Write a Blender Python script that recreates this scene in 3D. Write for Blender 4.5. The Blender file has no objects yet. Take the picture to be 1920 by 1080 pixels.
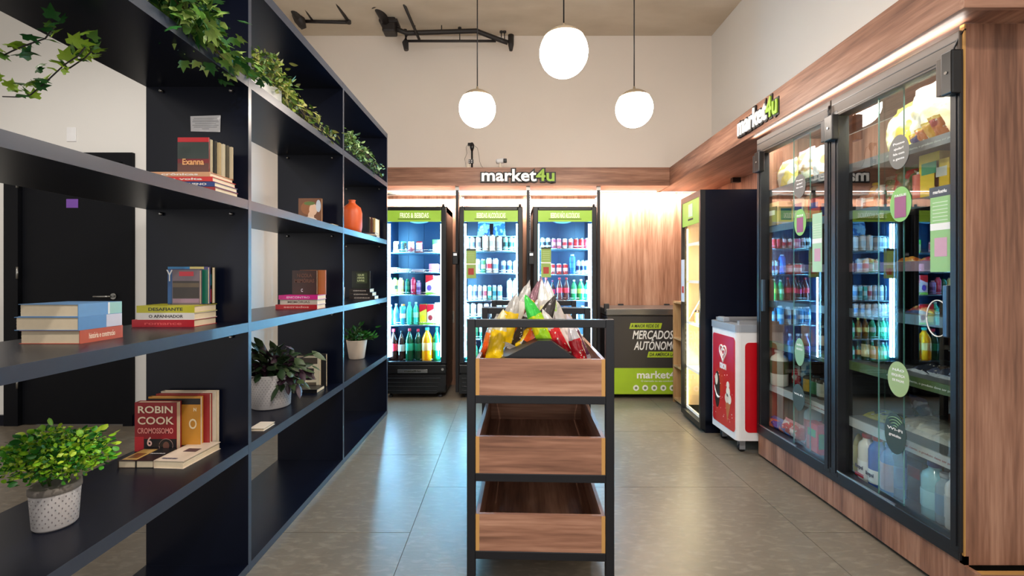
import bpy, bmesh, math, random
from mathutils import Vector, Matrix, Euler

scene = bpy.context.scene
COL = scene.collection
R = math.radians
F, CX, CY, EYE = 850.0, 954.0, 516.0, 1.28      # focal length in pixels, vanishing point, eye height

# ------------------------------------------------------------ camera, world, lights, exposure
cam_data = bpy.data.cameras.new('camera')
cam_data.sensor_fit = 'HORIZONTAL'
cam_data.sensor_width = 36.0
cam_data.lens = 36.0 * F / 1920.0
cam_data.shift_x = 6 / 1920.0
cam_data.shift_y = -24 / 1920.0
cam_data.clip_start = 0.05
cam = bpy.data.objects.new('camera', cam_data)
cam.location = (0, 0, EYE)
cam.rotation_euler = (R(90), 0, 0)
COL.objects.link(cam)
scene.camera = cam

world = bpy.data.worlds.new('world')
scene.world = world
world.use_nodes = True
wbg = world.node_tree.nodes['Background']
wbg.inputs[0].default_value = (1.0, 0.97, 0.93, 1)
wbg.inputs[1].default_value = 0.38

vs = scene.view_settings
vs.view_transform = 'Standard'
vs.look = 'None'
vs.gamma = 1.0
vs.use_curve_mapping = False
vs.exposure = 0.45

WARM = (1.0, 0.80, 0.62)
NEUT = (1.0, 0.93, 0.86)
COLD = (0.16, 0.58, 1.0)

def area(name, loc, size, power, color, direction, size_y=None, spread=180, axis=None):
    d = bpy.data.lights.new(name, 'AREA')
    d.energy = power
    d.color = color
    d.size = size
    if size_y:
        d.shape = 'RECTANGLE'
        d.size_y = size_y
    d.spread = R(spread)
    o = bpy.data.objects.new(name, d)
    o.location = loc
    o.rotation_euler = Vector(direction).to_track_quat('-Z', 'Y').to_euler()
    if axis:                                   # the strip runs along this axis
        zv = -Vector(direction).normalized(); yv = Vector(axis); yv = (yv - zv * yv.dot(zv)).normalized(); xv = yv.cross(zv)
        o.rotation_euler = Matrix((xv, yv, zv)).transposed().to_euler()
    COL.objects.link(o)
    return o

def spot(name, loc, target, power, color, angle, radius=0.04):
    d = bpy.data.lights.new(name, 'SPOT')
    d.energy = power
    d.color = color
    d.spot_size = R(angle)
    d.spot_blend = 0.6
    d.shadow_soft_size = radius
    o = bpy.data.objects.new(name, d)
    o.location = loc
    o.rotation_euler = (Vector(target) - Vector(loc)).to_track_quat('-Z', 'Y').to_euler()
    COL.objects.link(o)
    return o

# unseen ceiling downlights of the room, in front of and above the camera's head
spot('unseen_ceiling_spotlight', (0.9, -0.3, 3.95), (-1.4, 2.3, 1.2), 170, NEUT, 75)
spot('unseen_ceiling_spotlight', (-0.9, -0.4, 3.95), (1.7, 2.4, 1.0), 150, NEUT, 80)
spot('unseen_ceiling_spotlight', (0.2, -0.6, 3.95), (0.2, 2.0, 0.6), 120, NEUT, 80)
spot('unseen_ceiling_spotlight', (-3.4, 1.3, 3.95), (-3.2, 2.6, 0.0), 110, NEUT, 120, 0.15)  # unseen spot added to brighten the area behind the bookcase
# soft fill added behind the photographer for unseen daylight
area('added_daylight_fill', (-1.0, -1.9, 1.9), 6.0, 45, (1.0, 0.95, 0.90), (0, 1, -0.05), 2.8)

# ------------------------------------------------------------ materials
MATS = {}
def _new(name):
    m = bpy.data.materials.new(name)
    m.use_nodes = True
    nt = m.node_tree
    return m, nt, nt.nodes['Principled BSDF']

def srgb(c):
    return tuple(((v / 255.0) / 12.92 if v / 255.0 <= 0.04045 else ((v / 255.0 + 0.055) / 1.055) ** 2.4) for v in c)

def P(name, rgb, rough=0.5, metal=0.0, var=0.06, scale=14.0, bump=0.0, coat=0.0, emit=0.0, spec=0.5, trans=0.0):
    """plain procedural material: a colour (sRGB 0..255) with slight noise variation"""
    if name in MATS:
        return MATS[name]
    m, nt, b = _new(name)
    c = srgb(rgb)
    n, l = nt.nodes, nt.links
    tc = n.new('ShaderNodeTexCoord')
    no = n.new('ShaderNodeTexNoise'); no.inputs['Scale'].default_value = scale; no.inputs['Detail'].default_value = 3
    l.new(tc.outputs['Object'], no.inputs['Vector'])
    mx = n.new('ShaderNodeMix'); mx.data_type = 'RGBA'
    mx.inputs[6].default_value = tuple(v * (1 - var) for v in c) + (1,)
    mx.inputs[7].default_value = tuple(min(1, v * (1 + var)) for v in c) + (1,)
    l.new(no.outputs['Fac'], mx.inputs[0])
    l.new(mx.outputs[2], b.inputs['Base Color'])
    b.inputs['Roughness'].default_value = rough
    b.inputs['Metallic'].default_value = metal
    b.inputs['Specular IOR Level'].default_value = spec
    b.inputs['Coat Weight'].default_value = coat
    b.inputs['Transmission Weight'].default_value = trans
    if bump:
        bp = n.new('ShaderNodeBump'); bp.inputs['Strength'].default_value = bump; bp.inputs['Distance'].default_value = 0.01
        l.new(no.outputs['Fac'], bp.inputs['Height']); l.new(bp.outputs[0], b.inputs['Normal'])
    if emit:
        b.inputs['Emission Color'].default_value = c + (1,)
        b.inputs['Emission Strength'].default_value = emit
    MATS[name] = m
    return m

def emission(name, color, strength):
    if name in MATS:
        return MATS[name]
    m, nt, b = _new(name)
    b.inputs['Base Color'].default_value = (0.8, 0.8, 0.8, 1)
    b.inputs['Emission Color'].default_value = tuple(color) + (1,)
    b.inputs['Emission Strength'].default_value = strength
    MATS[name] = m
    return m

def wood(name, axis, c0, c1, c2, rough=0.45, freq=13.0, board=0.0, baxis=0):
    """laminate wood print: grain stretched along one axis, optional colour change from board to board"""
    m, nt, b = _new(name)
    n, l = nt.nodes, nt.links
    tc = n.new('ShaderNodeTexCoord'); mp = n.new('ShaderNodeMapping')
    sc = [freq, freq, freq]; sc[axis] = freq * 0.06
    mp.inputs['Scale'].default_value = sc
    l.new(tc.outputs['Object'], mp.inputs['Vector'])
    n1 = n.new('ShaderNodeTexNoise'); n1.inputs['Scale'].default_value = 1.0; n1.inputs['Detail'].default_value = 6; n1.inputs['Distortion'].default_value = 0.4
    n2 = n.new('ShaderNodeTexNoise'); n2.inputs['Scale'].default_value = 6.0; n2.inputs['Detail'].default_value = 4
    l.new(mp.outputs[0], n1.inputs['Vector']); l.new(mp.outputs[0], n2.inputs['Vector'])
    ad = n.new('ShaderNodeMath'); ad.operation = 'MULTIPLY_ADD'; ad.inputs[1].default_value = 0.55
    l.new(n2.outputs['Fac'], ad.inputs[0]); l.new(n1.outputs['Fac'], ad.inputs[2])
    last = ad.outputs[0]
    if board:
        sp = n.new('ShaderNodeSeparateXYZ'); l.new(tc.outputs['Object'], sp.inputs[0])
        dv = n.new('ShaderNodeMath'); dv.operation = 'DIVIDE'; dv.inputs[1].default_value = board
        l.new(sp.outputs[baxis], dv.inputs[0])
        fl = n.new('ShaderNodeMath'); fl.operation = 'FLOOR'; l.new(dv.outputs[0], fl.inputs[0])
        wn = n.new('ShaderNodeTexWhiteNoise'); wn.noise_dimensions = '1D'; l.new(fl.outputs[0], wn.inputs['W'])
        a2 = n.new('ShaderNodeMath'); a2.operation = 'MULTIPLY_ADD'; a2.inputs[1].default_value = 0.16
        l.new(wn.outputs['Value'], a2.inputs[0]); l.new(last, a2.inputs[2])
        s2 = n.new('ShaderNodeMath'); s2.operation = 'SUBTRACT'; s2.inputs[1].default_value = 0.08
        l.new(a2.outputs[0], s2.inputs[0]); last = s2.outputs[0]
    cr = n.new('ShaderNodeValToRGB')
    e = cr.color_ramp.elements
    e[0].position = 0.54; e[0].color = srgb(c0) + (1,)
    e[1].position = 1.04; e[1].color = srgb(c2) + (1,)
    k = e.new(0.76); k.color = srgb(c1) + (1,)
    l.new(last, cr.inputs[0]); l.new(cr.outputs[0], b.inputs['Base Color'])
    b.inputs['Roughness'].default_value = rough
    return m

W_DARK, W_MID, W_PALE = (104, 70, 54), (144, 101, 80), (178, 134, 110)  # dark, middle and pale tones of the walnut grain
wood_z = wood('walnut_laminate_vertical', 2, W_DARK, W_MID, W_PALE, board=0.115, baxis=0)
wood_zy = wood('walnut_laminate_upright', 2, W_DARK, W_MID, W_PALE, board=0.085, baxis=1)
wood_back = wood('pale_lit_walnut_vertical', 2, (138, 96, 74), (176, 130, 104), (204, 162, 136), board=0.20, baxis=0)  # lighter laminate, with the strip-lit brightness also put into its colour
wood_x = wood('walnut_laminate_across', 0, W_DARK, W_MID, W_PALE)
wood_y = wood('walnut_laminate_along', 1, W_DARK, W_MID, W_PALE)
pale_wood = wood('pale_wood', 2, (150, 112, 70), (186, 146, 100), (206, 172, 128))

def stone(name):
    m, nt, b = _new(name)
    n, l = nt.nodes, nt.links
    tc = n.new('ShaderNodeTexCoord')
    a = n.new('ShaderNodeTexNoise'); a.inputs['Scale'].default_value = 2.2; a.inputs['Detail'].default_value = 8; a.inputs['Roughness'].default_value = 0.65
    mp = n.new('ShaderNodeMapping'); mp.inputs['Scale'].default_value = (1.0, 2.6, 1.0); mp.inputs['Rotation'].default_value = (0, 0, 0.15)
    l.new(tc.outputs['Object'], mp.inputs[0])
    f = n.new('ShaderNodeTexNoise'); f.inputs['Scale'].default_value = 15; f.inputs['Detail'].default_value = 6; f.inputs['Distortion'].default_value = 0.6
    v = n.new('ShaderNodeTexVoronoi'); v.inputs['Scale'].default_value = 46
    l.new(tc.outputs['Object'], a.inputs[0]); l.new(mp.outputs[0], f.inputs[0]); l.new(mp.outputs[0], v.inputs[0])
    m1 = n.new('ShaderNodeMix'); m1.data_type = 'RGBA'
    m1.inputs[6].default_value = srgb((98, 90, 79)) + (1,); m1.inputs[7].default_value = srgb((134, 124, 110)) + (1,)
    l.new(a.outputs[0], m1.inputs[0])
    cr = n.new('ShaderNodeValToRGB'); cr.color_ramp.elements[0].position = 0.50; cr.color_ramp.elements[1].position = 0.72
    l.new(f.outputs[0], cr.inputs[0])
    m2 = n.new('ShaderNodeMix'); m2.data_type = 'RGBA'; m2.inputs[7].default_value = srgb((156, 146, 130)) + (1,)
    mu = n.new('ShaderNodeMath'); mu.operation = 'MULTIPLY'; mu.inputs[1].default_value = 0.5
    l.new(cr.outputs[0], mu.inputs[0]); l.new(mu.outputs[0], m2.inputs[0]); l.new(m1.outputs[2], m2.inputs[6])
    c3 = n.new('ShaderNodeValToRGB'); c3.color_ramp.elements[0].position = 0.0; c3.color_ramp.elements[0].color = (1, 1, 1, 1); c3.color_ramp.elements[1].position = 0.16; c3.color_ramp.elements[1].color = (0, 0, 0, 1)
    l.new(v.outputs['Distance'], c3.inputs[0])
    m3 = n.new('ShaderNodeMix'); m3.data_type = 'RGBA'; m3.inputs[7].default_value = srgb((70, 60, 50)) + (1,)
    m4 = n.new('ShaderNodeMath'); m4.operation = 'MULTIPLY'; m4.inputs[1].default_value = 0.15
    l.new(c3.outputs[0], m4.inputs[0]); l.new(m4.outputs[0], m3.inputs[0]); l.new(m2.outputs[2], m3.inputs[6])
    l.new(m3.outputs[2], b.inputs['Base Color'])
    rr = n.new('ShaderNodeMapRange'); rr.inputs[3].default_value = 0.27; rr.inputs[4].default_value = 0.46
    l.new(f.outputs[0], rr.inputs[0]); l.new(rr.outputs[0], b.inputs['Roughness'])
    bp = n.new('ShaderNodeBump'); bp.inputs['Strength'].default_value = 0.08; bp.inputs['Distance'].default_value = 0.01
    l.new(f.outputs[0], bp.inputs['Height']); l.new(bp.outputs[0], b.inputs['Normal'])
    return m
stone_mat = stone('grey_stone_floor')

def concrete(name):
    m, nt, b = _new(name)
    n, l = nt.nodes, nt.links
    tc = n.new('ShaderNodeTexCoord')
    mp = n.new('ShaderNodeMapping'); mp.inputs['Scale'].default_value = (0.8, 1.6, 1)
    l.new(tc.outputs['Object'], mp.inputs[0])
    a = n.new('ShaderNodeTexNoise'); a.inputs['Scale'].default_value = 2.0; a.inputs['Detail'].default_value = 8
    l.new(mp.outputs[0], a.inputs[0])
    cr = n.new('ShaderNodeValToRGB'); cr.color_ramp.elements[0].position = 0.3; cr.color_ramp.elements[1].position = 0.75
    cr.color_ramp.elements[0].color = srgb((192, 178, 158)) + (1,); cr.color_ramp.elements[1].color = srgb((214, 202, 184)) + (1,)
    l.new(a.outputs[0], cr.inputs[0]); l.new(cr.outputs[0], b.inputs['Base Color'])
    b.inputs['Roughness'].default_value = 0.85
    bp = n.new('ShaderNodeBump'); bp.inputs['Strength'].default_value = 0.2; l.new(a.outputs[0], bp.inputs['Height']); l.new(bp.outputs[0], b.inputs['Normal'])
    return m

def glass(name, ior=1.5, tint=(1, 1, 1), rough=0.0):
    """window glass: clear straight through, mirror-like by the angle of view"""
    m = bpy.data.materials.new(name); m.use_nodes = True
    nt = m.node_tree; n, l = nt.nodes, nt.links
    n.clear()
    out = n.new('ShaderNodeOutputMaterial'); mx = n.new('ShaderNodeMixShader')
    tr = n.new('ShaderNodeBsdfTransparent'); tr.inputs[0].default_value = tuple(tint) + (1,)
    gl = n.new('ShaderNodeBsdfGlossy'); gl.inputs['Roughness'].default_value = rough
    fr = n.new('ShaderNodeFresnel'); fr.inputs[0].default_value = ior
    ge = n.new('ShaderNodeNewGeometry'); su = n.new('ShaderNodeMath'); su.operation = 'SUBTRACT'; su.inputs[0].default_value = 1.0
    mu = n.new('ShaderNodeMath'); mu.operation = 'MULTIPLY'
    l.new(ge.outputs['Backfacing'], su.inputs[1]); l.new(su.outputs[0], mu.inputs[0]); l.new(fr.outputs[0], mu.inputs[1])
    l.new(mu.outputs[0], mx.inputs[0]); l.new(tr.outputs[0], mx.inputs[1]); l.new(gl.outputs[0], mx.inputs[2]); l.new(mx.outputs[0], out.inputs[0])
    return m

plaster = P('off_white_plaster', (234, 224, 214), 0.9, var=0.03, scale=2.0)
plaster_cool = P('white_plaster', (226, 224, 220), 0.9, var=0.03, scale=2.0)
black_board = P('black_melamine', (8, 13, 29), 0.30, var=0.12, scale=30, spec=0.3)
black_door = P('dark_door_paint', (6, 8, 15), 0.6, var=0.1, spec=0.2)
edge_band_mat = P('satin_edge_band', (60, 66, 78), 0.28, var=0.08, scale=30)
black_metal = P('black_powder_coat', (12, 14, 21), 0.42, var=0.1, scale=40)
black_plastic = P('black_plastic', (16, 16, 18), 0.32, var=0.1)
dark_plastic = P('dark_grey_plastic', (44, 44, 48), 0.45)
frame_metal = P('black_anodised_aluminium', (22, 24, 29), 0.4, metal=0.0, var=0.08, scale=30)
bronze_metal = P('bronze_aluminium', (80, 70, 62), 0.5, metal=0.0, var=0.06)
steel = P('brushed_steel', (176, 176, 174), 0.28, metal=1.0, var=0.05)
chrome = P('chrome', (215, 215, 215), 0.12, metal=1.0, var=0.02)
grey_rail = P('grey_price_rail', (128, 130, 136), 0.4, metal=0.2)
white_paint = P('white_paint', (232, 230, 226), 0.4)
white_plastic = P('white_plastic', (236, 236, 238), 0.35)
grey_plastic = P('grey_plastic', (140, 142, 146), 0.4)
edge_yellow = P('raw_board_edge', (186, 140, 78), 0.6)
lime = P('lime_green_print', (150, 190, 40), 0.45)
sage = P('sage_green_print', (150, 178, 96), 0.5)
dark_text = P('dark_ink', (40, 44, 34), 0.6)
white_ink = P('white_ink', (240, 240, 238), 0.5)
clear = glass('clear_glass', 1.45)
door_glass = glass('sliding_glass', 2.6, (0.93, 0.97, 0.96))
fridge_glass = glass('cooler_glass', 1.3)
green_edge = P('green_glass_edge', (90, 140, 128), 0.1, spec=0.8)
led_cold = emission('cold_led', (0.42, 0.84, 1.0), 16)
led_warm = emission('warm_led', (1.0, 0.80, 0.30), 7)
led_white = emission('white_led', (1.0, 0.9, 0.82), 5)
globe_mat = emission('lit_opal_glass', (1.0, 0.88, 0.76), 30)
liner = P('cooler_liner', (24, 50, 82), 0.4, var=0.05)  # the cold LED blue is put into the liner colour
page = P('book_pages', (226, 208, 178), 0.8, var=0.06, scale=60)

# ------------------------------------------------------------ geometry helpers
def at(px, py, Y):
    return Vector(((px - CX) * Y / F, Y, EYE - (py - CY) * Y / F))

class MB:
    """collects shapes, then links them as one mesh object"""
    def __init__(s):
        s.v, s.f, s.mi, s.sm = [], [], [], []
    def add(s, vs, fs, mi=0, smooth=False):
        o = len(s.v)
        s.v += [tuple(v) for v in vs]
        s.f += [tuple(i + o for i in f) for f in fs]
        s.mi += [mi] * len(fs); s.sm += [smooth] * len(fs)
        return s
    def box(s, x0, x1, y0, y1, z0, z1, mi=0):
        return s.add([(x0, y0, z0), (x1, y0, z0), (x1, y1, z0), (x0, y1, z0), (x0, y0, z1), (x1, y0, z1), (x1, y1, z1), (x0, y1, z1)],
                     [(0, 3, 2, 1), (4, 5, 6, 7), (0, 1, 5, 4), (1, 2, 6, 5), (2, 3, 7, 6), (3, 0, 4, 7)], mi)
    def bbox(s, x0, x1, y0, y1, z0, z1, b, mi=0):
        """box with chamfered edges"""
        b = min(b, (x1 - x0) / 2.01, (y1 - y0) / 2.01, (z1 - z0) / 2.01)
        bm = bmesh.new()
        bmesh.ops.create_cube(bm, size=1)
        for v in bm.verts:
            v.co = ((x0 + x1) / 2 + v.co.x * (x1 - x0), (y0 + y1) / 2 + v.co.y * (y1 - y0), (z0 + z1) / 2 + v.co.z * (z1 - z0))
        bmesh.ops.bevel(bm, geom=bm.edges[:], offset=b, segments=2, profile=0.5, affect='EDGES')
        bm.verts.index_update()
        s.add([v.co.copy() for v in bm.verts], [[v.index for v in f.verts] for f in bm.faces], mi)
        bm.free()
        return s
    def prism(s, pts, axis, a0, a1, mi=0, smooth=False):
        """2-D outline extruded along an axis (0 x, 1 y, 2 z)"""
        n = len(pts)
        def mk(p, a):
            q = [p[0], p[1]]; q.insert(axis, a); return q
        return s.add([mk(p, a0) for p in pts] + [mk(p, a1) for p in pts],
                     [tuple(range(n))[::-1], tuple(range(n, 2 * n))] + [(i, (i + 1) % n, (i + 1) % n + n, i + n) for i in range(n)], mi, smooth)
    def lathe(s, prof, n=16, mis=None, c=(0, 0, 0), sx=1.0, sy=1.0, smooth=True):
        vs, fs = [], []
        o = len(s.v)
        for r, z in prof:
            for k in range(n):
                a = 2 * math.pi * k / n
                vs.append((c[0] + r * math.cos(a) * sx, c[1] + r * math.sin(a) * sy, c[2] + z))
        s.v += vs
        for i in range(len(prof) - 1):
            for k in range(n):
                k2 = (k + 1) % n
                s.f.append((o + i * n + k, o + i * n + k2, o + (i + 1) * n + k2, o + (i + 1) * n + k))
                s.mi.append(mis[i] if mis else 0); s.sm.append(smooth)
        s.f.append(tuple(o + k for k in range(n))[::-1]); s.mi.append(mis[0] if mis else 0); s.sm.append(False)
        e = o + (len(prof) - 1) * n
        s.f.append(tuple(e + k for k in range(n))); s.mi.append(mis[-1] if mis else 0); s.sm.append(False)
        return s
    def tube(s, pts, r, n=8, mi=0):
        pts = [Vector(p) for p in pts]
        o = len(s.v); m = len(pts)
        rs = r if isinstance(r, (list, tuple)) else [r] * m
        for i, p in enumerate(pts):
            t = (pts[min(i + 1, m - 1)] - pts[max(i - 1, 0)]).normalized()
            u = t.cross(Vector((0, 0, 1)))
            if u.length < 0.05: u = t.cross(Vector((1, 0, 0)))
            u.normalize(); w = t.cross(u)
            for k in range(n):
                a = 2 * math.pi * k / n
                s.v.append(tuple(p + (u * math.cos(a) + w * math.sin(a)) * rs[i]))
        for i in range(m - 1):
            for k in range(n):
                k2 = (k + 1) % n
                s.f.append((o + i * n + k, o + (i + 1) * n + k, o + (i + 1) * n + k2, o + i * n + k2)); s.mi.append(mi); s.sm.append(True)
        s.f.append(tuple(o + k for k in range(n))); s.mi.append(mi); s.sm.append(False)
        s.f.append(tuple(o + (m - 1) * n + k for k in range(n))[::-1]); s.mi.append(mi); s.sm.append(False)
        return s
    def mesh(s, name, mats):
        me = bpy.data.meshes.new(name)
        me.from_pydata(s.v, [], s.f)
        me.polygons.foreach_set('material_index', s.mi)
        me.polygons.foreach_set('use_smooth', s.sm)
        for m in (mats if isinstance(mats, (list, tuple)) else [mats]):
            me.materials.append(m)
        bm = bmesh.new(); bm.from_mesh(me); bmesh.ops.recalc_face_normals(bm, faces=bm.faces[:]); bm.to_mesh(me); bm.free()
        me.update()
        return me
    def build(s, name, mats, parent=None, loc=None, rot=None):
        return link(name, s.mesh(name, mats), parent, loc, rot)

def link(name, data, parent=None, loc=None, rot=None, scale=None):
    o = bpy.data.objects.new(name, data)
    COL.objects.link(o)
    if parent: o.parent = parent
    if loc is not None: o.location = loc
    if rot is not None: o.rotation_euler = rot
    if scale is not None: o.scale = scale
    return o

def box(name, x0, x1, y0, y1, z0, z1, mat, parent=None, bevel=0.0):
    m = MB()
    if bevel: m.bbox(x0, x1, y0, y1, z0, z1, bevel)
    else: m.box(x0, x1, y0, y1, z0, z1)
    return m.build(name, mat, parent)

def tag(o, label, cat, group=None):
    o['label'] = label; o['category'] = cat
    if group: o['group'] = group
    return o

def thing(name, label, cat, loc=(0, 0, 0), rot=(0, 0, 0), group=None):
    o = link(name, None, None, loc, rot)
    o.empty_display_size = 0.05
    return tag(o, label, cat, group)

def structure(o):
    o['kind'] = 'structure'
    return o

ORD = ['first', 'second', 'third', 'fourth', 'fifth', 'sixth', 'seventh', 'eighth', 'ninth', 'tenth', 'eleventh', 'twelfth']
CW = {'A': 0.667, 'B': 0.563, 'C': 0.708, 'D': 0.75, 'E': 0.5, 'F': 0.469, 'G': 0.74, 'H': 0.729, 'I': 0.25, 'J': 0.25, 'K': 0.656, 'L': 0.49, 'M': 0.781, 'N': 0.781, 'O': 0.823, 'P': 0.51, 'R': 0.604, 'S': 0.458, 'T': 0.604, 'U': 0.708, 'V': 0.604, 'a': 0.427, 'b': 0.5, 'c': 0.438, 'd': 0.51, 'e': 0.479, 'f': 0.25, 'g': 0.427, 'i': 0.219, 'k': 0.479, 'l': 0.219, 'm': 0.771, 'r': 0.396, 's': 0.385, 't': 0.333, 'w': 0.719, '&': 0.625, '-': 0.323, "'": 0.188, ' ': 0.278}
FACE_CAM = Euler((R(90), 0, 0))                       # reads towards -y
FACE_AISLE = Euler((R(90), 0, R(-90)))                # reads towards -x

def text(name, s, width, cap, mat, loc, rot, parent=None, extrude=0.001, bold=0.0, shear=0.0, align='CENTER'):
    """lettering of a given width and capital height, metres"""
    plain, marks, xx = '', [], 0.0
    for c in s:
        b_ = {'Ô': 'O', 'Ã': 'A', 'Ó': 'O', 'É': 'E', 'Í': 'I', 'ó': 'o', 'ô': 'o', 'ç': 'c', 'ã': 'a', 'í': 'i', 'é': 'e'}.get(c, c)
        if b_ != c and c != 'ç': marks.append((c, xx + CW.get(b_, .5) / 2, b_.islower()))
        plain += b_; xx += CW.get(b_, .5)
    s = plain
    w = sum(CW.get(c, 0.5) for c in s) or 0.3
    cu = bpy.data.curves.new(name, 'FONT')
    cu.body = s; cu.size = cap / 0.70
    cu.align_x = align; cu.align_y = 'BOTTOM_BASELINE'
    cu.extrude = extrude; cu.offset = bold; cu.shear = shear
    cu.resolution_u = 3
    cu.materials.append(mat)
    o = link(name, cu, parent, loc, rot, (width / (w * cu.size), 1, 1))
    for c, cx_, low in marks:                  # accents as small bars of their own, joined to the word later
        x0 = (cx_ - w / 2 if align == 'CENTER' else cx_) * cu.size; y0 = cap * (.82 if low else 1.10); k = cap * .17; t = cap * .055 + bold
        mm = MB()
        def bar(xa, ya, xb, yb):
            dx, dy = xb - xa, yb - ya; l_ = math.hypot(dx, dy); nx, ny = -dy / l_ * t, dx / l_ * t
            mm.prism([(x0 + shear * y0 + xa + nx, y0 + ya + ny), (x0 + shear * y0 + xa - nx, y0 + ya - ny), (x0 + shear * y0 + xb - nx, y0 + yb - ny), (x0 + shear * y0 + xb + nx, y0 + yb + ny)], 2, -extrude, extrude)
        if c in 'Ôô': bar(-k, 0, 0, k); bar(0, k, k, 0)
        elif c in 'Ããã': bar(-k, .2 * k, 0, .6 * k); bar(0, .6 * k, k, .4 * k)
        else: bar(-.4 * k, 0, .6 * k, k)
        mm.build('accent', mat, o)
    return o

# ------------------------------------------------------------ room shell
BACK, RIGHT, CEIL = 5.32, 2.38, 4.09
fl = structure(box('floor', -5.6, RIGHT, -0.9, BACK, -0.06, -0.004, P('floor_joint', (84, 78, 70), 0.8)))
tx = [-5.6, -4.39, -2.44, -0.49, 1.46, RIGHT]
ty0 = 2.74
for i in range(len(tx) - 1):
    off = 0.0 if i % 2 == 1 else 0.49
    ys = [-0.9] + [ty0 + off + k * 0.975 for k in range(-4, 4) if -0.7 < ty0 + off + k * 0.975 < BACK - 0.1] + [BACK]
    for a, b_ in zip(ys[:-1], ys[1:]):
        box('tile', tx[i] + 0.0015, tx[i + 1] - 0.0015, a + 0.0015, b_ - 0.0015, -0.012, 0.0, stone_mat, fl)
structure(box('ceiling', -5.6, RIGHT + 0.1, -0.9, BACK + 0.1, CEIL, CEIL + 0.15, concrete('board_marked_concrete')))
structure(box('wall_back', -2.45, RIGHT + 0.1, BACK, BACK + 0.12, 0, CEIL, plaster))
structure(box('wall_right', RIGHT, RIGHT + 0.12, -0.9, BACK, 0, CEIL, plaster_cool))
structure(box('wall_left', -5.72, -5.6, -0.9, 4.0, 0, CEIL, plaster_cool))
# wall with the dark door behind the bookcase
DY = 3.87
dm = MB(); dm.box(-5.6, -4.28, DY, DY + 0.12, 0, CEIL); dm.box(-3.19, -2.45, DY, DY + 0.12, 0, CEIL); dm.box(-4.28, -3.19, DY, DY + 0.12, 2.32, CEIL)
dm.box(-2.57, -2.45, DY + 0.12, BACK, 0, CEIL)
structure(dm.build('wall_left_rear', plaster_cool))
structure(box('baseboard_left', -5.6, -4.28, DY - 0.02, DY, 0, 0.09, black_board))
structure(box('baseboard_rear', -3.19, -2.45, DY - 0.02, DY, 0, 0.09, black_board))
d1 = MB(); d1.box(-4.28, -4.16, DY - 0.03, DY + 0.12, 0, 2.32); d1.box(-3.27, -3.19, DY - 0.03, DY + 0.12, 0, 2.32); d1.box(-4.16, -3.27, DY - 0.03, DY + 0.12, 2.24, 2.32)
door = structure(box('door_1', -4.155, -3.275, DY + 0.0, DY + 0.045, 0.008, 2.235, black_door, bevel=0.003))
d1.build('door_frame', black_door, door)
for hz in (0.32, 1.25, 2.02):
    h = MB(); h.lathe([(0.009, 0), (0.009, 0.10)], 8, c=(-4.158, DY - 0.035, hz)); h.build('hinge', steel, door)
hd = MB(); hd.lathe([(0.026, -0.004), (0.026, 0.004)], 16, c=(0, 0, 0)); lv = hd.build('handle', steel, door, (-3.37, DY - 0.006, 1.10), (R(90), 0, 0))
MB().tube([(0, 0, 0), (0, 0, 0.05), (-0.02, 0, 0.055), (-0.12, 0, 0.055)], 0.009).build('lever', steel, lv)
kh = MB(); kh.lathe([(0.024, -0.004), (0.024, 0.004)], 16); kh.build('keyhole', steel, door, (-3.37, DY - 0.006, 1.02), (R(90), 0, 0))
tag(box('card', -3.775, -3.675, DY - 0.003, DY - 0.0005, 1.855, 1.93, P('purple_card', (120, 74, 170), 0.5)), 'small purple card stuck high on the dark door', 'card')
sw = box('wall_plate', -3.77, -3.69, DY - 0.008, DY, 2.42, 2.54, white_plastic, bevel=0.003)
tag(sw, 'blank white rectangular wall plate above the dark door', 'wall plate')

# wood cladding of the lower back wall, behind the coolers, and of the right wall
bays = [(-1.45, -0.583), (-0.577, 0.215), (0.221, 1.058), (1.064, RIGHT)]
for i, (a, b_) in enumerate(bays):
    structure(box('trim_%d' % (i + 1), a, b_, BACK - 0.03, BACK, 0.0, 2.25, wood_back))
structure(box('trim_5', RIGHT - 0.02, RIGHT, 3.24, BACK - 0.03, 0.0, 2.27, wood_zy))

# header band over the coolers and over the right-hand cabinet (its line runs a little askew)
HY = 4.91
HB, HR = BACK - .002, RIGHT - .002
hb = thing('wooden_header', 'walnut wood header band across the top of the three upright coolers', 'header')
box('fascia', -1.5, 1.742, HY, HY + 0.02, 2.25, 2.448, wood_x, hb)
box('soffit', -1.5, 1.742, HY + 0.02, HB, 2.25, 2.27, wood_x, hb)
box('top_board', -1.5, 1.742, HY + 0.02, HB, 2.43, 2.448, wood_x, hb)
hr = thing('wooden_header', 'walnut wood header band running above the tall glass display cabinet', 'header')
def skew(y): return 1.65 + (y - 1.66) * 0.0292
y0, y1 = 1.66, BACK - .002
m = MB(); m.prism([(skew(y0), y0), (skew(y0) + 0.02, y0), (skew(y1) + 0.02, y1), (skew(y1), y1)], 2, 2.25, 2.449); m.build('fascia', wood_y, hr)
m = MB(); m.prism([(skew(y0) + 0.02, y0 + 0.02), (HR, y0 + 0.02), (HR, y1), (skew(y1) + 0.02, y1)], 2, 2.262, 2.28); m.build('soffit', wood_y, hr)
m = MB(); m.prism([(skew(y0) + 0.02, y0 + 0.02), (HR, y0 + 0.02), (HR, y1), (skew(y1) + 0.02, y1)], 2, 2.431, 2.449); m.build('top_board', wood_y, hr)
box('end_board', skew(y0) + 0.0, HR, y0 - 0.018, y0, 2.25, 2.449, wood_x, hr)
m = MB(); m.prism([(skew(1.75) + .021, 1.75), (skew(1.75) + .029, 1.75), (skew(4.8) + .029, 4.8), (skew(4.8) + .021, 4.8)], 2, 2.257, 2.262); m.build('light_strip', emission('soft_led', (1.0, 0.9, 0.82), 2.2), hr)
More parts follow.
